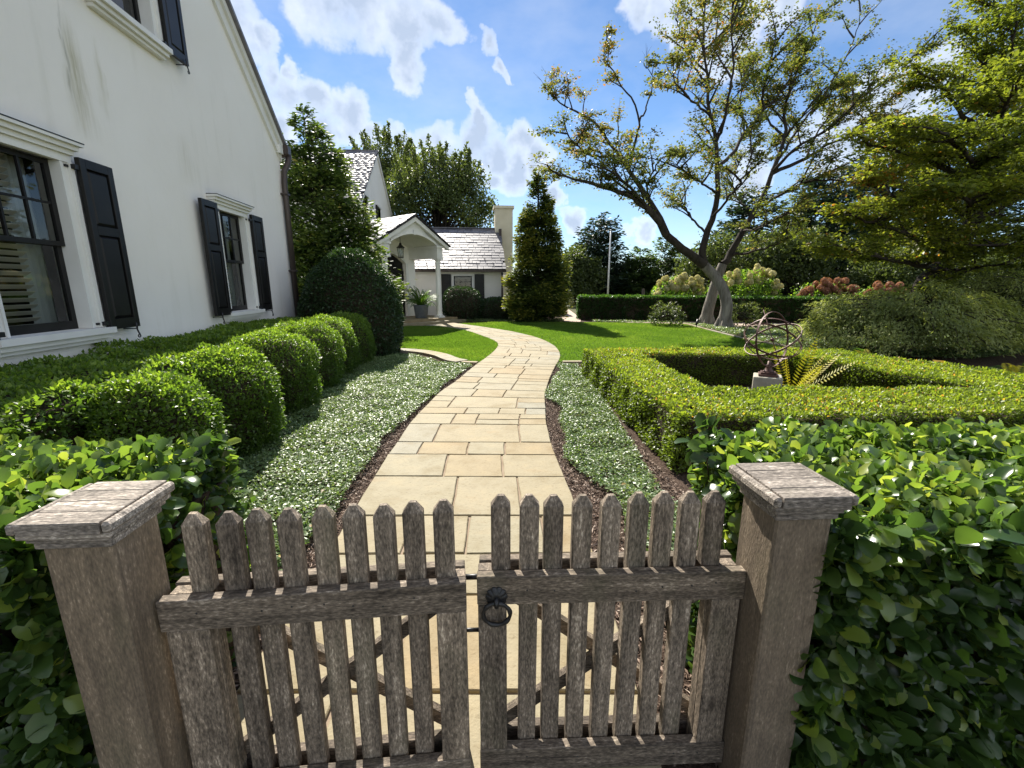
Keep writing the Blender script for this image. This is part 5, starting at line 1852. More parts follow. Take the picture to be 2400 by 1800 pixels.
def big_maple():
    t = TreeB((8.2, 17.6))
    # two stems that cross and lean apart
    gR = gnd(1240 + .3376 * 1352, 400 + .3376 * 1092)
    gL = gnd(1240 + .3376 * 1232, 400 + .3376 * 1068)
    YR, YL = gR[1], gL[1]
    gR[2] = gL[2] = -.05
    trR = [gR, c5(1362, 1010, YR), c5(1372, 930, YR), c5(1345, 820, YR + .1), c5(1285, 730, YR + .3), c5(1215, 655, YR + .3)]
    trL = [gL, c5(1240, 980, YL), c5(1262, 900, YL), c5(1290, 800, YL), c5(1315, 725, YL), c5(1345, 650, YL)]
    for pts in (trR, trL):
        p = smooth_line(pts, 16)
        rad = np.interp(np.linspace(0, 1, 16), [0, .06, .15, .5, 1], [.36, .28, .23, .20, .17])
        t.tube(p, rad, 18, True)
    for g0 in (gR, gL):                       # root flare
        for k in range(5):
            a = k * 1.26 + .4
            o = np.array([math.cos(a), math.sin(a), 0])
            t.tube([g0 + o * .16 + [0, 0, .45], g0 + o * .26 + [0, 0, .15], g0 + o * .42 + [0, 0, -.06]], [.08, .10, .06], 6, True)
    Y0 = YR + .3
    lims = [
        # left limb, low and long
        ([c5(1215, 655, Y0), c5(1100, 570, Y0 - .2), c5(960, 450, Y0 - .5), c5(850, 290, Y0 - .8), c5(740, 200, Y0 - 1.0), c5(640, 150, Y0 - 1.2), c5(480, 100, Y0 - 1.4), c5(330, 60, Y0 - 1.6), c5(190, 25, Y0 - 1.8)], .23, .03, .42),
        ([c5(960, 450, Y0 - .5), c5(850, 230, Y0 + .2), c5(760, 90, Y0 + .8), c4(690, 1180, Y0 + 1.2), c4(620, 1080, Y0 + 1.4), c4(540, 960, Y0 + 1.5), c4(470, 860, Y0 + 1.6), c4(340, 780, Y0 + 1.6), c4(220, 720, Y0 + 1.4), c4(100, 600, Y0 + 1.2)], .15, .02, .34),
        ([c4(690, 1180, Y0 + 1.2), c4(730, 1030, Y0 + 1.0), c4(755, 920, Y0 + .8), c4(765, 845, Y0 + .7), c4(725, 700, Y0 + .6), c4(650, 610, Y0 + .5), c4(570, 480, Y0 + .3), c4(520, 400, Y0 + .2), c4(545, 260, Y0)], .07, .012, .62),
        ([c4(765, 845, Y0 + .7), c4(815, 740, Y0 + .9), c4(860, 560, Y0 + 1.2), c4(800, 450, Y0 + 1.4)], .05, .012, .45),
        ([c4(620, 1080, Y0 + 1.4), c4(430, 1080, Y0 + .4), c4(330, 1000, Y0 - .5), c4(230, 900, Y0 - 1.2)], .07, .015, .25),
        ([c5(850, 290, Y0 - .8), c4(620, 1230, Y0 - 1.6), c4(480, 1160, Y0 - 2.2), c4(330, 1110, Y0 - 2.6)], .07, .015, .25),
        ([c4(850, 1480, Y0 + .2), c4(820, 1300, Y0 - .8), c4(900, 1130, Y0 - 1.6), c4(1000, 1050, Y0 - 2.0)], .06, .015, .25),
        # middle limb
        ([c5(1215, 655, Y0), c5(1200, 560, Y0), c5(1235, 440, Y0), c5(1275, 320, Y0 - .1), c5(1305, 150, Y0 - .2), c4(1310, 1160, Y0 - .3), c4(1300, 980, Y0 - .4), c4(1255, 800, Y0 - .4), c4(1240, 600, Y0 - .3), c4(1215, 350, Y0 - .2), c4(1210, 120, Y0), c4(1230, -120, Y0)], .20, .02, .36),
        ([c4(1310, 1160, Y0 - .3), c4(1400, 1080, Y0 + .3), c4(1500, 920, Y0 + .8), c4(1620, 780, Y0 + 1.2), c4(1760, 620, Y0 + 1.5), c4(1850, 450, Y0 + 1.8), c4(1900, 280, Y0 + 2.0)], .10, .015, .25),
        ([c4(1255, 800, Y0 - .4), c4(1130, 690, Y0 - .9), c4(1030, 590, Y0 - 1.3), c4(960, 470, Y0 - 1.6)], .06, .012, .3),
        ([c4(1300, 980, Y0 - .4), c4(1350, 850, Y0 - 1.0), c4(1390, 650, Y0 - 1.5), c4(1420, 420, Y0 - 1.8), c4(1400, 180, Y0 - 1.9), c4(1420, -20, Y0 - 2)], .08, .015, .3),
        ([c4(1240, 600, Y0 - .3), c4(1130, 430, Y0 + .5), c4(1060, 250, Y0 + 1.0), c4(1010, 120, Y0 + 1.2)], .06, .012, .35),
        ([c5(1305, 150, Y0 - .2), c4(1200, 1270, Y0 - 1.2), c4(1080, 1180, Y0 - 1.9), c4(980, 1130, Y0 - 2.3)], .06, .014, .3),
        ([c5(1275, 320, Y0 - .1), c4(1420, 1330, Y0 - 1.4), c4(1500, 1200, Y0 - 2.2), c4(1560, 1050, Y0 - 2.8)], .07, .014, .3),
        # right limbs
        ([c5(1345, 650, YL), c5(1400, 580, YL), c5(1480, 420, YL + .1), c5(1560, 290, YL + .2), c4(1640, 1330, YL + .3), c4(1690, 1180, YL + .3), c4(1770, 960, YL + .5), c4(1770, 780, YL + .6), c4(1830, 560, YL + .8), c4(1930, 330, YL + 1.0), c4(2010, 120, YL + 1.1)], .20, .02, .42),
        ([c6(330, 610, YL + .4), c6(560, 510, YL + .1), c6(700, 420, YL - .1), c6(830, 365, YL - .3), c6(1000, 320, YL - .4), c6(1220, 245, YL - .5)], .10, .015, .2),
        ([c6(330, 600, YL + .3), c6(500, 430, YL - .5), c6(700, 310, YL - .9), c6(900, 150, YL - 1.2), c6(1050, 30, YL - 1.4)], .09, .015, .2),
        ([c4(1690, 1180, YL + .3), c4(1800, 1000, YL + 1.3), c4(1950, 780, YL + 2.0), c6(600, 200, YL + 2.3), c6(800, 20, YL + 2.4)], .09, .015, .25),
        ([c6(250, 840, YL + .2), c6(430, 735, YL - .8), c6(600, 665, YL - 1.4), c6(850, 670, YL - 1.9), c6(1000, 720, YL - 2.1)], .08, .015, .2),
        ([c5(1400, 580, YL), c5(1560, 560, YL - .8), c5(1750, 500, YL - 1.5), c5(1900, 400, YL - 2.0)], .07, .014, .35),
        ([c4(1770, 960, YL + .5), c4(1640, 800, YL + 1.4), c4(1560, 600, YL + 2.0), c4(1560, 380, YL + 2.4)], .07, .014, .25),
    ]
    lims += [
        ([c4(1770, 960, YL + .5), c4(1900, 800, YL - .3), c4(2050, 620, YL - .8), c6(700, 80, YL - 1.1)], .07, .014, .15),
        ([c4(1620, 780, Y0 + 1.2), c4(1640, 560, Y0 + .6), c4(1700, 330, Y0 + .2), c4(1720, 150, Y0)], .06, .012, .2),
        ([c4(1500, 920, Y0 + .8), c4(1470, 700, Y0 + 1.6), c4(1500, 450, Y0 + 2.2)], .06, .012, .2),
        ([c6(560, 510, YL + .1), c6(640, 330, YL + .9), c6(760, 190, YL + 1.4), c6(900, 60, YL + 1.7)], .06, .012, .15),
        ([c5(1480, 420, YL + .1), c5(1600, 400, YL - 1.2), c5(1720, 330, YL - 2.0), c5(1850, 260, YL - 2.6)], .06, .012, .25),
        ([c5(1235, 440, Y0), c5(1130, 330, Y0 + 1.2), c5(1060, 220, Y0 + 1.9), c5(980, 180, Y0 + 2.3)], .06, .012, .3),
        ([c5(1560, 290, YL + .2), c5(1450, 200, YL + 1.4), c5(1420, 60, YL + 2.2), c4(1480, 1080, YL + 2.6)], .06, .012, .2),
        ([c6(700, 310, YL - .9), c6(950, 90, YL - .6), c6(1200, -110, YL - .4), c6(1400, -290, YL - .2)], .06, .012, .1),
        ([c6(600, 200, YL + 2.3), c6(760, -60, YL + 2.4), c6(900, -330, YL + 2.5), c6(940, -540, YL + 2.6)], .06, .012, .1),
        ([c6(830, 365, YL - .3), c6(1020, 200, YL + .2), c6(1180, 90, YL + .5)], .05, .012, .1),
        ([c4(1215, 350, Y0 - .2), c4(1330, 250, Y0 + .8), c4(1430, 100, Y0 + 1.3), c4(1480, -60, Y0 + 1.5)], .05, .012, .15)]
    for i, (pts, r0, r1, t0) in enumerate(lims):
        p, rad = t.limb(np.array(pts), r0 * .8, r1 * .8, 20, sides=8 if r0 > .1 else 6, wig=.02)
        left = i in (2, 3)
        airy = .62 if i in (15, 16, 17, 21, 24, 28, 29, 30) else .88
        t.sprout(p, rad, t0, .26 if not left else .32, .55 if not left else .35, 1.65 if not left else .75, .26, 7 if not left else 5, 25 if not left else 24, .115, .24, fwd=.7, prob=airy)
    # bare twigs at the tips of the outer limbs
    for i in (1, 2, 3, 4, 5, 7, 9, 10, 11):
        tip, prev = np.array(lims[i][0][-1]), np.array(lims[i][0][-2])
        for k in range(3):
            o = tip + (prev - tip) * rng.uniform(0, .5)
            d = unit((unit((tip - prev)[None])[0] * .5 + np.array([rng.normal() * .45, rng.normal() * .45, .8]))[None])[0]
            l = rng.uniform(.5, 1.0)
            q = o + d * l * .55 + rvec(1, .06)[0]
            t.tube([o, o + d * l * .3 + rvec(1, .03)[0], q, o + d * l + rvec(1, .08)[0]], [.011, .008, .006, .003], 3)
            for s_ in (-1, 1):
                t.tube([q, q + unit((d + rvec(1, .5)[0])[None])[0] * l * .35], [.005, .002], 3)
    spots = [(c4(420, 800, Y0 + 1), 1.4, .26), (c4(1280, 230, Y0), 1.0, .26), (c4(120, 640, Y0 + 1.2), 1.2, .14), (c4(560, 300, Y0), .9, .12), (c4(1000, 480, Y0 - 1), 1.0, .18), (c6(900, 680, YL - 2), 1.0, .30), (c6(1220, 245, YL), .9, .35)]

    def tone(P):
        v = .22 + .34 * vnoise(P * .8 + 4) + .12 * vnoise(P * 2.4)
        for c, r, a in spots:
            v = v + a * np.exp(-np.sum((P - c) ** 2, 1) / (2 * r * r))
        return v
    return t.finish('maple_tree', 'large spreading maple with two crossed grey trunks and reddening leaf tips', .092, 'leaf_maple', 'bark_maple', tone_fn=tone, bark2='bark_dark')


big_maple()


def right_maple():
    b = c6(1340, 1440, 13)
    t = TreeB((b[0], b[1]))
    b[2] = 0
    p = smooth_line([b, c6(1380, 1400, 13), c6(1480, 1290, 13), c6(1600, 1120, 13), c6(1700, 980, 13), c6(1790, 700, 13), c6(1860, 400, 13.2), c6(1900, 150, 13.4), c6(1930, -250, 13.5)], 26)
    t.tube(p, np.interp(np.linspace(0, 1, 26), [0, .1, .4, 1], [.36, .27, .22, .05]), 12, True)
    L_ = [([(1600, 1120, 13), (1420, 920, 12.2), (1180, 770, 11.6), (920, 660, 11.2)], .1), ([(1790, 700, 13), (1500, 560, 12.4), (1220, 460, 11.8), (980, 420, 11.5)], .1),
          ([(1860, 400, 13.2), (1650, 200, 12.8), (1530, 50, 12.6), (1440, -60, 12.5)], .08), ([(1700, 980, 13), (1900, 860, 12.5), (2100, 740, 12.2), (2350, 650, 12)], .1),
          ([(1790, 700, 13), (2000, 500, 13.2), (2250, 300, 13.3)], .09), ([(1600, 1120, 13), (1320, 1060, 11.8), (1060, 960, 11.0), (820, 900, 10.6)], .09),
          ([(1480, 1290, 13), (1250, 1230, 11.9), (1000, 1180, 11.2), (800, 1120, 10.8)], .08), ([(1900, 150, 13.4), (1800, -150, 13), (1700, -350, 12.8)], .07),
          ([(1860, 400, 13.2), (2100, 100, 13.5), (2300, -100, 13.7)], .08), ([(1700, 980, 13), (1560, 800, 14.5), (1380, 600, 15.6), (1230, 480, 16.2)], .09),
          ([(1790, 700, 13), (1700, 500, 11.2), (1560, 380, 10.2), (1450, 300, 9.7)], .09), ([(1700, 980, 13), (1700, 830, 11.2), (1650, 760, 10.2), (1560, 740, 9.6)], .09),
          ([(1600, 1120, 13), (1760, 1120, 11.4), (1900, 1100, 10.4), (2050, 1090, 9.8)], .08), ([(1860, 400, 13.2), (1900, 250, 11.4), (1960, 120, 10.6), (2050, 0, 10.2)], .08),
          ([(1860, 400, 13.2), (1950, 100, 12.6), (2000, -200, 12.2), (1980, -420, 12)], .07), ([(1900, 150, 13.4), (2050, -100, 13), (2200, -350, 12.8)], .07), ([(1900, 150, 13.4), (1760, 60, 12.6), (1650, -60, 12.4)], .06), ([(1790, 700, 13), (2100, 600, 12), (2300, 500, 11.6)], .07),
          ([(1860, 400, 13.2), (2080, 330, 12.2), (2300, 250, 11.8)], .07), ([(1930, -250, 13.5), (1900, -480, 13.2), (1850, -650, 13)], .05), ([(1900, 900, 12.5), (2050, 950, 12), (2250, 1000, 11.5)], .06), ([(1790, 700, 13), (1950, 650, 11), (2120, 560, 10)], .07), ([(1480, 1290, 13), (1700, 1270, 11.8), (1950, 1230, 11)], .07)]
    for pts, r0 in L_:
        q, rad = t.limb(np.array([c6(*k) for k in pts]), r0, .015, 14, sides=6, wig=.02)
        t.sprout(q, rad, .22, .26, .6, 1.35, .12, 10, 31, .145, .18, fwd=.6)
    spots = [(c6(900, 680, 11.2), .9, .32), (c6(1280, 230, 12.5), 1.0, .32), (c6(1010, 640, 11.5), .5, .3)]

    def tone(P):
        v = .24 + .36 * vnoise(P * .9 + 8) + .10 * vnoise(P * 2.4)
        for c, r, a in spots:
            v = v + a * np.exp(-np.sum((P - c) ** 2, 1) / (2 * r * r))
        return v
    return t.finish('maple_tree', 'green layered maple leaning in from the right with a dark slanting trunk', .085, 'leaf_maple_green', 'bark_dark', tone_fn=tone)


right_maple()


def bushy(name, label, base, h, cr, cz, ncl, nleaf, size, mat, bark='bark_dark', group=None, cl=.7, flat=.8, seed=0, top=1.0, cat='tree'):
    """broadleaf tree: trunk, limbs to leaf clumps spread through an ellipsoidal crown"""
    t = TreeB(base)
    b = np.array([base[0], base[1], 0.0])
    cr = np.array(cr)
    cc = b + [0, 0, cz]
    tp = smooth_line([b - [0, 0, .1], b + [.1, 0, cz * .5], cc + [0, 0, cr[2] * .3]], 10)
    t.tube(tp, np.linspace(max(.12, h * .028), .05, 10), 8, True)
    d = unit(rvec(ncl))
    d[:, 2] = np.abs(d[:, 2]) * np.where(rng.random(ncl) < .3, -1, 1)
    rad = rng.uniform(.35, 1.0, ncl) ** .55
    c_ = cc + d * rad[:, None] * cr
    per = nleaf // ncl
    for k in range(ncl):
        j = rng.integers(3, 9)
        o = tp[j]
        m_ = (o + c_[k]) / 2 + [0, 0, .1 * h * .2] + rvec(1, .15)[0]
        t.tube(smooth_line([o, m_, c_[k]], 6), np.linspace(.05, .012, 6) * (h / 8 + .3), 4)
        s_ = cl * rng.uniform(.6, 1.3)
        P = c_[k] + np.clip(rvec(per, s_ * .5), -1.5 * s_ * .5, 1.5 * s_ * .5) * [1, 1, flat]
        t.P.append(P)
        t.D.append(rvec(per) + [0, 0, -.1])
        t.N.append(np.array([0, 0, .8]) + rvec(per, .7))
        t.rn.append(np.full(per, rng.uniform(-.15, .15)))
    if h > 9:
        for k in range(34):                    # upright shoots breaking the outline
            d_ = unit(rvec(1))[0]
            o = cc + np.array([d_[0] * .8, d_[1] * .8, abs(d_[2]) * .35 + .55]) * cr
            l = rng.uniform(.8, 1.7)
            up_ = unit(np.array([[d_[0] * .4, d_[1] * .4, 1.0]]))[0]
            t.tube([o - up_ * .6, o + up_ * l * .5, o + up_ * l], [.04, .025, .01], 4)
            m_ = 110
            s_ = rng.random(m_)
            t.P.append(o + up_ * (s_ * l * 1.05)[:, None] + rvec(m_, .22) * (1.1 - s_)[:, None])
            t.D.append(rvec(m_) + up_ * .8)
            t.N.append(np.array([0, 0, .8]) + rvec(m_, .7))
            t.rn.append(np.full(m_, .08))
    return t.finish(name, label, size, mat, bark, cat=cat, group=group, tone_fn=lambda P: .30 + .35 * vnoise(P * .7 + seed))


def conifer(name, label, base, h, R, n, size, mat, z0=.15, bark='bark_dark', group=None, shape=1.0, droop=-.15, layers=0, wk=.5, gold=0.0, thin=1.0, lean=(0, 0), cat='tree'):
    """conical evergreen: whorled branches carrying flat sprays"""
    t = TreeB(base)
    b = np.array([base[0], base[1], 0.0])
    tp = lambda f: b + np.array([lean[0] * f * f, lean[1] * f * f, h * f])
    t.tube([tp(f) for f in np.linspace(0, .98, 10)], np.linspace(max(.08, h * .022), .012, 10), 8, True)
    nb = int(34 * h * thin)
    f = 1 - rng.random(nb) ** .62 * (1 - z0 / h)
    f = np.sort(f)
    if layers:
        f = np.round(f * layers) / layers + rng.normal(0, .012, nb)
    f = np.clip(f, z0 / h, .985)
    az = rng.uniform(0, 2 * math.pi, nb)
    prof = (1 - f) ** shape * np.minimum(1, .55 + f * 3.2) + .03
    lobes = .88 + .24 * vnoise(np.stack([np.cos(az) * 2.2 + 5, np.sin(az) * 2.2 + 5, f * h * 1.6], 1))
    ln = np.maximum(R * prof * lobes * rng.uniform(.75, 1.08, nb), .16)
    w = ln / ln.sum()
    for k in range(nb):
        o = tp(f[k])
        a = az[k]
        out = np.array([math.cos(a), math.sin(a), 0.0])
        l = ln[k]
        rise = .35 * (f[k]) + droop
        e = o + out * l + [0, 0, rise * l]
        m_ = o + out * l * .5 + [0, 0, (rise * .5 + .10) * l]
        if l > .25:
            t.tube(smooth_line([o, m_, e], 5), np.linspace(.02 + .008 * l, .006, 5), 4)
        c = max(6, int(n * w[k]))
        s_ = rng.beta(1.6, 1.0, c) * 1.04
        P = np.where(s_[:, None] < .5, o + (m_ - o) * (s_[:, None] / .5), m_ + (e - m_) * ((s_[:, None] - .5) / .5))
        side = np.array([-out[1], out[0], 0])
        wd = l * .30 * (1.05 - s_ * .55) + .05
        P = P + side * (rng.normal(size=c) * wd)[:, None] * .75 + np.array([0, 0, 1.0]) * (rng.normal(size=c) * (.05 + .06 * l))[:, None]
        t.P.append(P)
        t.D.append(out * 1.0 + side * rng.normal(size=c)[:, None] * .7 + np.array([0, 0, 1.0]) * (rng.normal(size=c)[:, None] * .3 + .12))
        t.N.append(np.array([0, 0, 1.0]) + rvec(c, .5))
        t.rn.append(-.28 + gold * (s_ ** 3) + rng.uniform(-.10, .10))
    root = thing(name, label, cat, tuple(t.base), 0, group)
    t.tr.build('trunk', bark, root)
    t.br.build('branches', bark, root, 'stuff')
    P, D, N = np.vstack(t.P), np.vstack(t.D), np.vstack(t.N)
    P[:, 2] = np.maximum(P[:, 2], .03)
    rn = np.clip(.5 + np.concatenate(t.rn) + .18 * (vnoise(P * 1.5) - .5) + rng.normal(0, .13, len(P)), 0, 1)
    L = size * rng.uniform(.65, 1.35, len(P))
    V, Fi, rr = leaves(P - t.base, D, N, L, L * wk, SPRAY, rn)
    link('crown', np_mesh('crown', V, Fi, rr), mat, root, 'stuff')
    return root


conifer('cedar_tree', 'tall loose green cedar behind the corner of the white house', (-5.5, 13.6), 6.4, 2.45, 46000, .15, 'needle_cedar', shape=.85, droop=.05, gold=.42, lean=(-.3, 0), thin=.95)
conifer('golden_conifer', 'dense cone-shaped golden conifer beside the wing of the house', (1.12, 20.2), 6.5, 1.62, 60000, .14, 'needle_gold', shape=.80, droop=-.02, gold=.58)

# trees beyond the garden
bushy('broadleaf_tree', 'tall green broadleaf tree rising behind the wing roof', (-6.3, 39), 13, (4.4, 3.6, 4.6), 7.2, 120, 26000, .19, 'leaf_shade', cl=1.35, seed=3)
bushy('broadleaf_tree', 'taller dark tree just behind the gabled block, left of the green one', (-12.5, 47), 16, (3.4, 3, 4.4), 11.0, 60, 16000, .20, 'leaf_shade', cl=1.2, seed=5)
conifer('evergreen_tree', 'dark evergreen behind the flagpole', (7.2, 38), 7.2, 3.1, 12000, .32, 'needle_blue', shape=.55, droop=.15, gold=.15)
bushy('evergreen_tree', 'low dark bushy evergreen left of the flagpole', (4.9, 36), 4, (2.2, 2, 2.3), 2.0, 45, 11000, .19, 'leaf_shade', cl=1.0, seed=2)
for x, y, h, R, lab in ((10.3, 37, 4.6, 2.2, 'first of the low hemlocks right of the flagpole'), (12.6, 38, 5.4, 2.6, 'tallest of the low hemlocks left of the maple trunks'), (15.2, 37, 4.9, 2.6, 'hemlock directly behind the maple trunks'),
                        (8.4, 40, 3.6, 2.4, 'short hemlock at the foot of the flagpole')):
    conifer('hemlock_tree', lab, (x, y), h, R, 9000, .30, 'needle_cedar', shape=.6, droop=.0, gold=.2, group='hemlocks along the far boundary')
for x, y, h, R, lab in ((15.5, 30, 7.5, 3.2, 'dark pine seen through the right half of the maple'), (19.5, 29, 9.0, 3.6, 'dark blue-green pine between the two maples'), (24.5, 31, 12.5, 4.2, 'tall dark pine behind the right maple'),
                        (30.5, 31, 14.5, 4.6, 'tallest dark pine at the right edge')):
    conifer('pine_tree', lab, (x, y), h, R, 13000, .36, 'needle_blue', shape=.5, droop=.05, gold=.15, group='dark pines behind the maples', layers=int(h * 1.3), thin=.7)
for x, y, h, cr, cz, lab in ((12.2, 25.5, 4.4, (2.6, 1.6, 1.9), 2.3, 'leafy green tree behind the cream hydrangeas'), (15.6, 25.5, 4.6, (2.2, 1.6, 2.1), 2.4, 'leafy green tree behind the pink hydrangeas'),
                             (19.5, 22.5, 3.2, (2.8, 1.6, 1.5), 1.7, 'grey-green weeping shrub tree left of the slanting maple trunk'), (25.0, 22.0, 3.6, (3.4, 2, 1.9), 1.8, 'dark shrub tree right of the slanting maple trunk')):
    bushy('shrub_tree', lab, (x, y), h, cr, cz, 50, 13000, .14, 'leaf_shade', group='shrub trees behind the hedge', cl=.9, seed=x)


# ------------------------------------------------------------------ weeping maples, hydrangeas, ferns
def weeping(name, label, c, rad, zc, n, group):
    t = TreeB(c)
    b = np.array([c[0], c[1], 0.0])
    r = np.array(rad)
    t.tube([b, b + [.1, 0, zc * .6], b + [0, .1, zc + r[2] * .5]], [.10, .08, .05], 8, True)
    nb = 420
    d = unit(rvec(nb))
    d[:, 2] = np.abs(d[:, 2])
    for k in range(nb):
        o = b + [0, 0, zc + r[2] * .4 * rng.random()]
        top = b + [0, 0, zc] + d[k] * r * rng.uniform(.55, .95) * (.85 + .3 * vnoise(d[k:k + 1] * 3 + 2)[0])
        out = unit((d[k] * [1, 1, 0])[None])[0]
        tip = top + out * rng.uniform(.2, .4) + [0, 0, -rng.uniform(.15, .35)]
        tip[2] = max(tip[2], .1)
        t.tube(smooth_line([o, (o + top) / 2 + [0, 0, .2], top, tip], 7), np.linspace(.02, .004, 7), 3)
        m = n // nb
        s_ = rng.random(m)
        P = top + (tip - top) * (s_[:, None] * 1.1 - .15) + rvec(m, .10) * [1, 1, .5] + np.array([0, 0, .10]) * np.sin(s_ * 3)[:, None]
        t.P.append(P)
        t.D.append(out * .7 + rvec(m, .45) + [0, 0, -.45])
        t.N.append(np.array([0, 0, 1.0]) + out * .5 + rvec(m, .3))
        t.rn.append(np.full(m, rng.uniform(-.15, .15)))
    return t.finish(name, label, .085, 'leaf_lace', 'bark_dark', group=group, tone_fn=lambda P: .25 + .5 * vnoise(P * 1.3), wk=.34)


weeping('weeping_maple', 'low mounded cut-leaf weeping maple right of the armillary', (9.3, 10.4), (2.3, 1.9, 1.15), .45, 46000, 'weeping maples')
weeping('weeping_maple', 'second mounded weeping maple at the right edge of the picture', (13.2, 11.0), (2.6, 2.2, 1.45), .65, 30000, 'weeping maples')


def head_mesh(k, mat, conic):
    d = unit(rvec(150))
    p = d * np.array([.105, .105, .125 if not conic else .145])
    p *= (1 - .25 * np.clip(d[:, 2:3], 0, 1) * conic)
    V, Fi, rr = leaves(p, np.cross(d, rvec(150)), d + rvec(150, .3), rng.uniform(.04, .06, 150), rng.uniform(.035, .05, 150), DIAMOND, np.clip(rng.normal(.5, .25, 150), 0, 1))
    u, v = 10, 6
    gd = np.array([(math.cos(2 * math.pi * i / u) * math.sin(math.pi * (j + .5) / v), math.sin(2 * math.pi * i / u) * math.sin(math.pi * (j + .5) / v), math.cos(math.pi * (j + .5) / v)) for j in range(v) for i in range(u)]) * [.092, .092, .115]
    Fc = np.array([t for j in range(v - 1) for i in range(u) for t in ((j * u + i, (j + 1) * u + i, (j + 1) * u + (i + 1) % u), (j * u + i, (j + 1) * u + (i + 1) % u, j * u + (i + 1) % u))])
    me = np_mesh('flower_head', np.vstack([V, gd]), np.vstack([Fi, Fc + len(V)]), np.concatenate([rr, np.full(len(gd), .5)]))
    me.materials.append(MAT[mat])
    return me


def hydrangea(label, x0, x1, y, z0, z1, nh, mat, conic, nleaf, group):
    c = ((x0 + x1) / 2, y)
    root = thing('hydrangea', label, 'hydrangea', (c[0], c[1], 0), 0, group)
    n = nleaf
    u = rng.uniform(-1, 1, n)
    env = lambda u: z0 + (z1 - z0) * np.clip(1 - np.abs(u) ** 3, .25, 1)
    P = np.stack([u * (x1 - x0) / 2, rng.normal(0, .35, n), rng.random(n) ** .6 * env(u) * .97], 1)
    V, Fi, rr = leaves(P, rvec(n) + [0, 0, .2], np.array([0, 0, 1.0]) + rvec(n, .5), rng.uniform(.09, .15, n), rng.uniform(.06, .1, n), DIAMOND, rng.random(n))
    link('foliage', np_mesh('foliage', V, Fi, rr), 'leaf_hydrangea', root, 'stuff')
    hm = [head_mesh(k, mat, conic) for k in range(3)]
    st = MB()
    for k in range(nh):
        u = rng.uniform(-1, 1)
        z = env(np.array([u]))[0] * rng.uniform(.72, 1.05)
        o = bpy.data.objects.new('flower_head', hm[k % 3])
        C.objects.link(o)
        o.parent = root
        yy = rng.uniform(-.75, -.1)
        o.location = (u * (x1 - x0) / 2, yy, z)
        o.rotation_euler = (rng.normal() * .3, rng.normal() * .3, rng.uniform(0, 6))
        s_ = rng.uniform(1.1, 1.45)
        o.scale = (s_, s_, s_)
        st.tube([(u * (x1 - x0) / 2 * .8, 0, .1), (u * (x1 - x0) / 2 * .95, yy * .6, z * .6), (u * (x1 - x0) / 2, yy, z)], [.012, .008, .005], 4, cap=False)
    st.build('stems', 'twig', root, 'stuff')
    return root


HG = 'hydrangeas behind the clipped hedge'
hydrangea('cream hydrangea left of the maple trunks', 6.9, 9.3, 22.4, 1.2, 2.05, 42, 'petal_cream', 1, 2600, HG)
hydrangea('tall cream hydrangea right of the maple trunks', 9.4, 12.6, 21.6, 1.2, 2.35, 36, 'petal_cream', 1, 3600, HG)
hydrangea('dusty pink hydrangea behind the hedge', 12.9, 15.4, 20.6, 1.1, 1.75, 36, 'petal_pink', 0, 2400, HG)
hydrangea('faded pink hydrangea nearest the slanting maple', 15.5, 17.6, 20.2, 1.1, 1.6, 24, 'petal_pink', 0, 2000, HG)


def frond_mesh(L, nl, w, droop, rn0):
    """one fern frond: rachis with paired leaflets, arching along +x"""
    pts = [(L * t * (1 - .25 * droop * t), 0, L * (.95 * t - droop * t * t)) for t in np.linspace(0, 1, nl)]
    P, D, N, Ln = [], [], [], []
    for i in range(1, nl):
        t = i / (nl - 1)
        p = np.array(pts[i])
        tan = unit((p - np.array(pts[i - 1]))[None])[0]
        for s_ in (-1, 1):
            P.append(p)
            D.append(np.array([0, s_, 0]) * 1.0 + tan * .45)
            N.append(np.cross(tan, [0, 1, 0]) * -1)
            Ln.append(w * math.sin(math.pi * min(1, .12 + t * .86)) ** .8)
    P, D, N, Ln = map(np.array, (P, D, N, Ln))
    V, Fi, rr = leaves(P, D, N, Ln, np.full(len(P), L / nl * .72), DIAMOND, np.clip(rn0 + rng.normal(0, .12, len(P)), 0, 1))
    return np_mesh('frond', V, Fi, rr)


def fern(name, label, loc, nf, L, mat, group=None, droop=(.5, .9), parent=None, w=.09, cat='fern', z=0.0, az=None):
    root = parent or thing(name, label, cat, (loc[0], loc[1], loc[2] if len(loc) > 2 else 0), 0, group)
    ms = []
    for k in range(4):
        me = frond_mesh(L * (.8 + .12 * k), 22, w, rng.uniform(*droop), .35 + .12 * k)
        me.materials.append(MAT[mat])
        ms.append(me)
    for k in range(nf):
        o = bpy.data.objects.new('frond', ms[k % 4])
        C.objects.link(o)
        o.parent = root
        o.location = (0, 0, z)
        a = 2 * math.pi * k / nf + rng.normal() * .3 if az is None else R_(az[k])
        o.rotation_euler = (rng.uniform(-.5, .5), rng.uniform(-.55, .2), a)
        s_ = rng.uniform(.75, 1.15)
        o.scale = (s_, s_, s_)
    return root


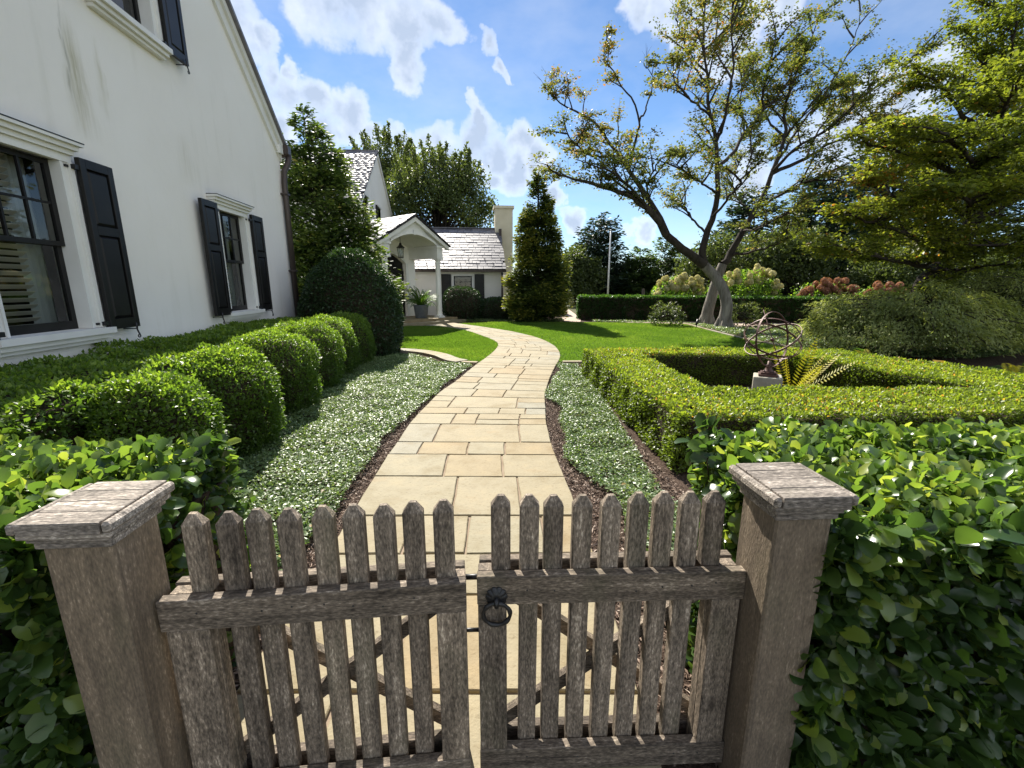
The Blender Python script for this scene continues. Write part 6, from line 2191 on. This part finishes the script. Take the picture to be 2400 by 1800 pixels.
fern('fern', 'bright yellow-green fern beside the stone plinth', (3.98, 6.15), 9, .74, 'fern_yellow', 'ferns', (.12, .4), w=.10, az=(-60, -35, -15, 5, 25, 50, 80, 110, -95))
fern('fern', 'small yellow fern low inside the box hedge', (4.45, 5.65), 6, .42, 'fern_yellow', 'ferns', w=.06)
for x, y, L, m_, lab in ((6.9, 8.4, .62, 'fern_yellow', 'yellow fern at the corner behind the box hedge'), (7.5, 7.6, .6, 'fern_rust', 'rusty fern beyond the box hedge, first from the armillary'), (8.0, 6.9, .65, 'fern_yellow', 'yellow fern under the weeping maple'),
                         (8.3, 6.3, .6, 'fern_rust', 'rusty fern under the weeping maple'), (7.9, 5.6, .6, 'fern_rust', 'rusty fern nearest the right edge'), (7.2, 8.9, .5, 'fern_green', 'green fern behind the box hedge corner'), (8.8, 7.6, .6, 'fern_green', 'green fern in the shade of the weeping maple')):
    fern('fern', lab, (x, y), 11, L, m_, 'ferns')

# potted fern on the porch
pp = PF @ Vector((.62, .35, 0))
pf = thing('potted_fern', 'green fern in a grey pot on the porch beside the column', 'potted plant', (PM[0] + pp.x, PM[1] + pp.y, PLAT))
MB().lathe([(.24, 0), (.26, .02), (.31, .47), (.33, .52), (.33, .56), (.29, .56), (.28, .50)], 20).build('pot', 'zinc_pot', pf)
fern('fern', '', (0, 0), 70, .95, 'fern_green', parent=pf, z=.5, w=.12, droop=(.4, .9))

# ------------------------------------------------------------------ armillary sphere on its plinth
AX, AY = 3.47, 5.9
pl = MB().bevbox(-.17, .17, -.17, .17, -.02, .40, .008).build('stone_plinth', 'concrete', loc=(AX, AY, 0))
pl.rotation_euler = (0, 0, R_(-28))
tag(pl, 'square grey stone plinth under the armillary sphere', 'plinth')
arm = thing('armillary_sphere', 'rusty iron armillary sphere of crossed rings on a moulded base', 'sundial', (AX, AY, .40), R_(-28))
mb = MB()
mb.bevbox(-.115, .115, -.115, .115, .001, .03, .004).bevbox(-.09, .09, -.09, .09, .0305, .055, .004)
mb.lathe([(.075, .0555), (.06, .07), (.04, .10), (.034, .13), (.042, .135), (.042, .15), (.024, .16), (.02, .20)], 16)
mb.build('base', 'rusty_iron', arm)
SC = Vector((0, 0, .49))
RA = .37


def band(nrm, R, w, t, off=0.0, name='ring'):
    n_ = Vector(nrm).normalized()
    u = n_.orthogonal().normalized()
    v = n_.cross(u)
    k = 56
    vs, fs = [], []
    for i in range(k):
        a = 2 * math.pi * i / k
        e = u * math.cos(a) + v * math.sin(a)
        for r, h in ((R - t, -w), (R, -w), (R, w), (R - t, w)):
            vs.append(SC + e * r + n_ * (h + off))
    for i in range(k):
        j = (i + 1) % k
        for q in range(4):
            fs.append((i * 4 + q, i * 4 + (q + 1) % 4, j * 4 + (q + 1) % 4, j * 4 + q))
    return MB().add(vs, fs).build(name, 'rusty_iron', arm)


rot = Matrix.Rotation(R_(-2.5), 3, 'Z')
AXD = Vector((-.35, .15, .92)).normalized()
for nrm, R, w in (((.86, -.48, .10), RA, .012), ((.30, -.42, .85), RA - .009, .012), ((-.42, -.38, .82), RA - .018, .012), ((-.15, -.80, -.50), RA - .027, .008)):
    band(rot @ Vector(nrm), R, w, .007)
mb = MB()
ax = (rot @ AXD) * (RA + .05)
mb.tube([SC - ax * .98, SC + ax], .006, 6)
mb.lathe([(.004, SC.z - .028), (.022, SC.z - .016), (.028, SC.z), (.022, SC.z + .016), (.004, SC.z + .028)], 12)
mb.build('axis_rod', 'rusty_iron', arm)
mb = MB()
for d_ in ((.9, .2, .35), (.75, -.25, -.45)):
    e = (rot @ Vector(d_)).normalized() * (RA - .02)
    mb.tube([SC - e, SC + e], .005, 6)
mb.build('cross_rod', 'rusty_iron', arm)
mb = MB()
mb.tube([(0, 0, .19), (.03, .0, .17), (.06, .0, .145 + .0)], .010, 6)
mb.tube([(0, 0, .16), (0, 0, SC.z - RA + .012)], .016, 8)
mb.build('stem', 'rusty_iron', arm)

# ------------------------------------------------------------------ small things
fp = thing('flagpole', 'thin white flagpole in front of the far evergreens', 'flagpole', (6.35, 30.0, 0))
MB().lathe([(.065, 0), (.055, 2.5), (.035, 5.0)], 10).build('pole', 'pole_white', fp)
MB().lathe([(.01, 5.0), (.05, 5.03), (.05, 5.07), (.01, 5.10)], 10).build('finial', 'pole_white', fp)
for (u, v), lab in (((1581, 757), 'small black garden spotlight left of the maple trunks'), ((1632, 770), 'small black garden spotlight in front of the maple trunks')):
    g0 = gnd(u, v)
    sp = thing('garden_spotlight', lab, 'spotlight', (g0[0], g0[1], 0), 0, 'garden spotlights')
    MB().tube([(0, 0, -.02), (0, 0, .14)], .012, 6).build('stake', 'black_iron', sp)
    MB().tube([(-.02, .0, .13), (.05, .03, .33)], [.040, .048], 10).build('lamp_head', 'black_iron', sp)
g0 = gnd(1508, 694)
po = thing('fence_post', 'short weathered post beyond the dark clipped hedge', 'post', (9.4, 32.5, 0))
MB().bevbox(-.09, .09, -.09, .09, 0, 1.35, .01).build('shaft', 'wood_upright', po)
# fallen leaves lying on the mulch and on the groundcover
for i, (x, y, z) in enumerate(((-1.42, 3.05, .09), (-1.75, 4.05, .11), (-1.30, 2.62, .08), (.85, 3.2, .08), (-1.55, 5.1, .11), (1.02, 4.4, .10), (-1.35, 2.3, .07))):
    V = OVAL[0].copy() * [.028, .045, .045]
    lf = link('fallen_leaf', np_mesh('fallen_leaf', V, OVAL[1], np.full(len(V), .3 + .1 * i), True), 'fern_rust', loc=(x, y, z))
    lf.rotation_euler = (.2, .1, i * 1.7)
    tag(lf, ('rust-brown fallen leaf on the left planting, third from the gate', 'rust-brown fallen leaf on the left planting, fourth from the gate', 'rust-brown fallen leaf on the left planting, second from the gate', 'rust-brown fallen leaf right of the path, nearest the gate', 'rust-brown fallen leaf on the left planting, farthest from the gate', 'rust-brown fallen leaf right of the path by the square hedge', 'rust-brown fallen leaf on the left planting, nearest the gate')[i], 'leaf', 'fallen leaves')
for (X, Y, z) in ((-3.3, 3.45, 1.02),):
    x, y = l2w(X, Y)
    V = OVAL[0].copy() * [.03, .10, .04]
    lf = link('fallen_leaf', np_mesh('fallen_leaf', V, OVAL[1], np.full(len(V), .6), True), 'fern_rust', loc=(x, y, z))
    lf.rotation_euler = (0, .2, 1.3)
    tag(lf, 'brown fallen leaf on top of the shaded box hedge by the house', 'leaf')
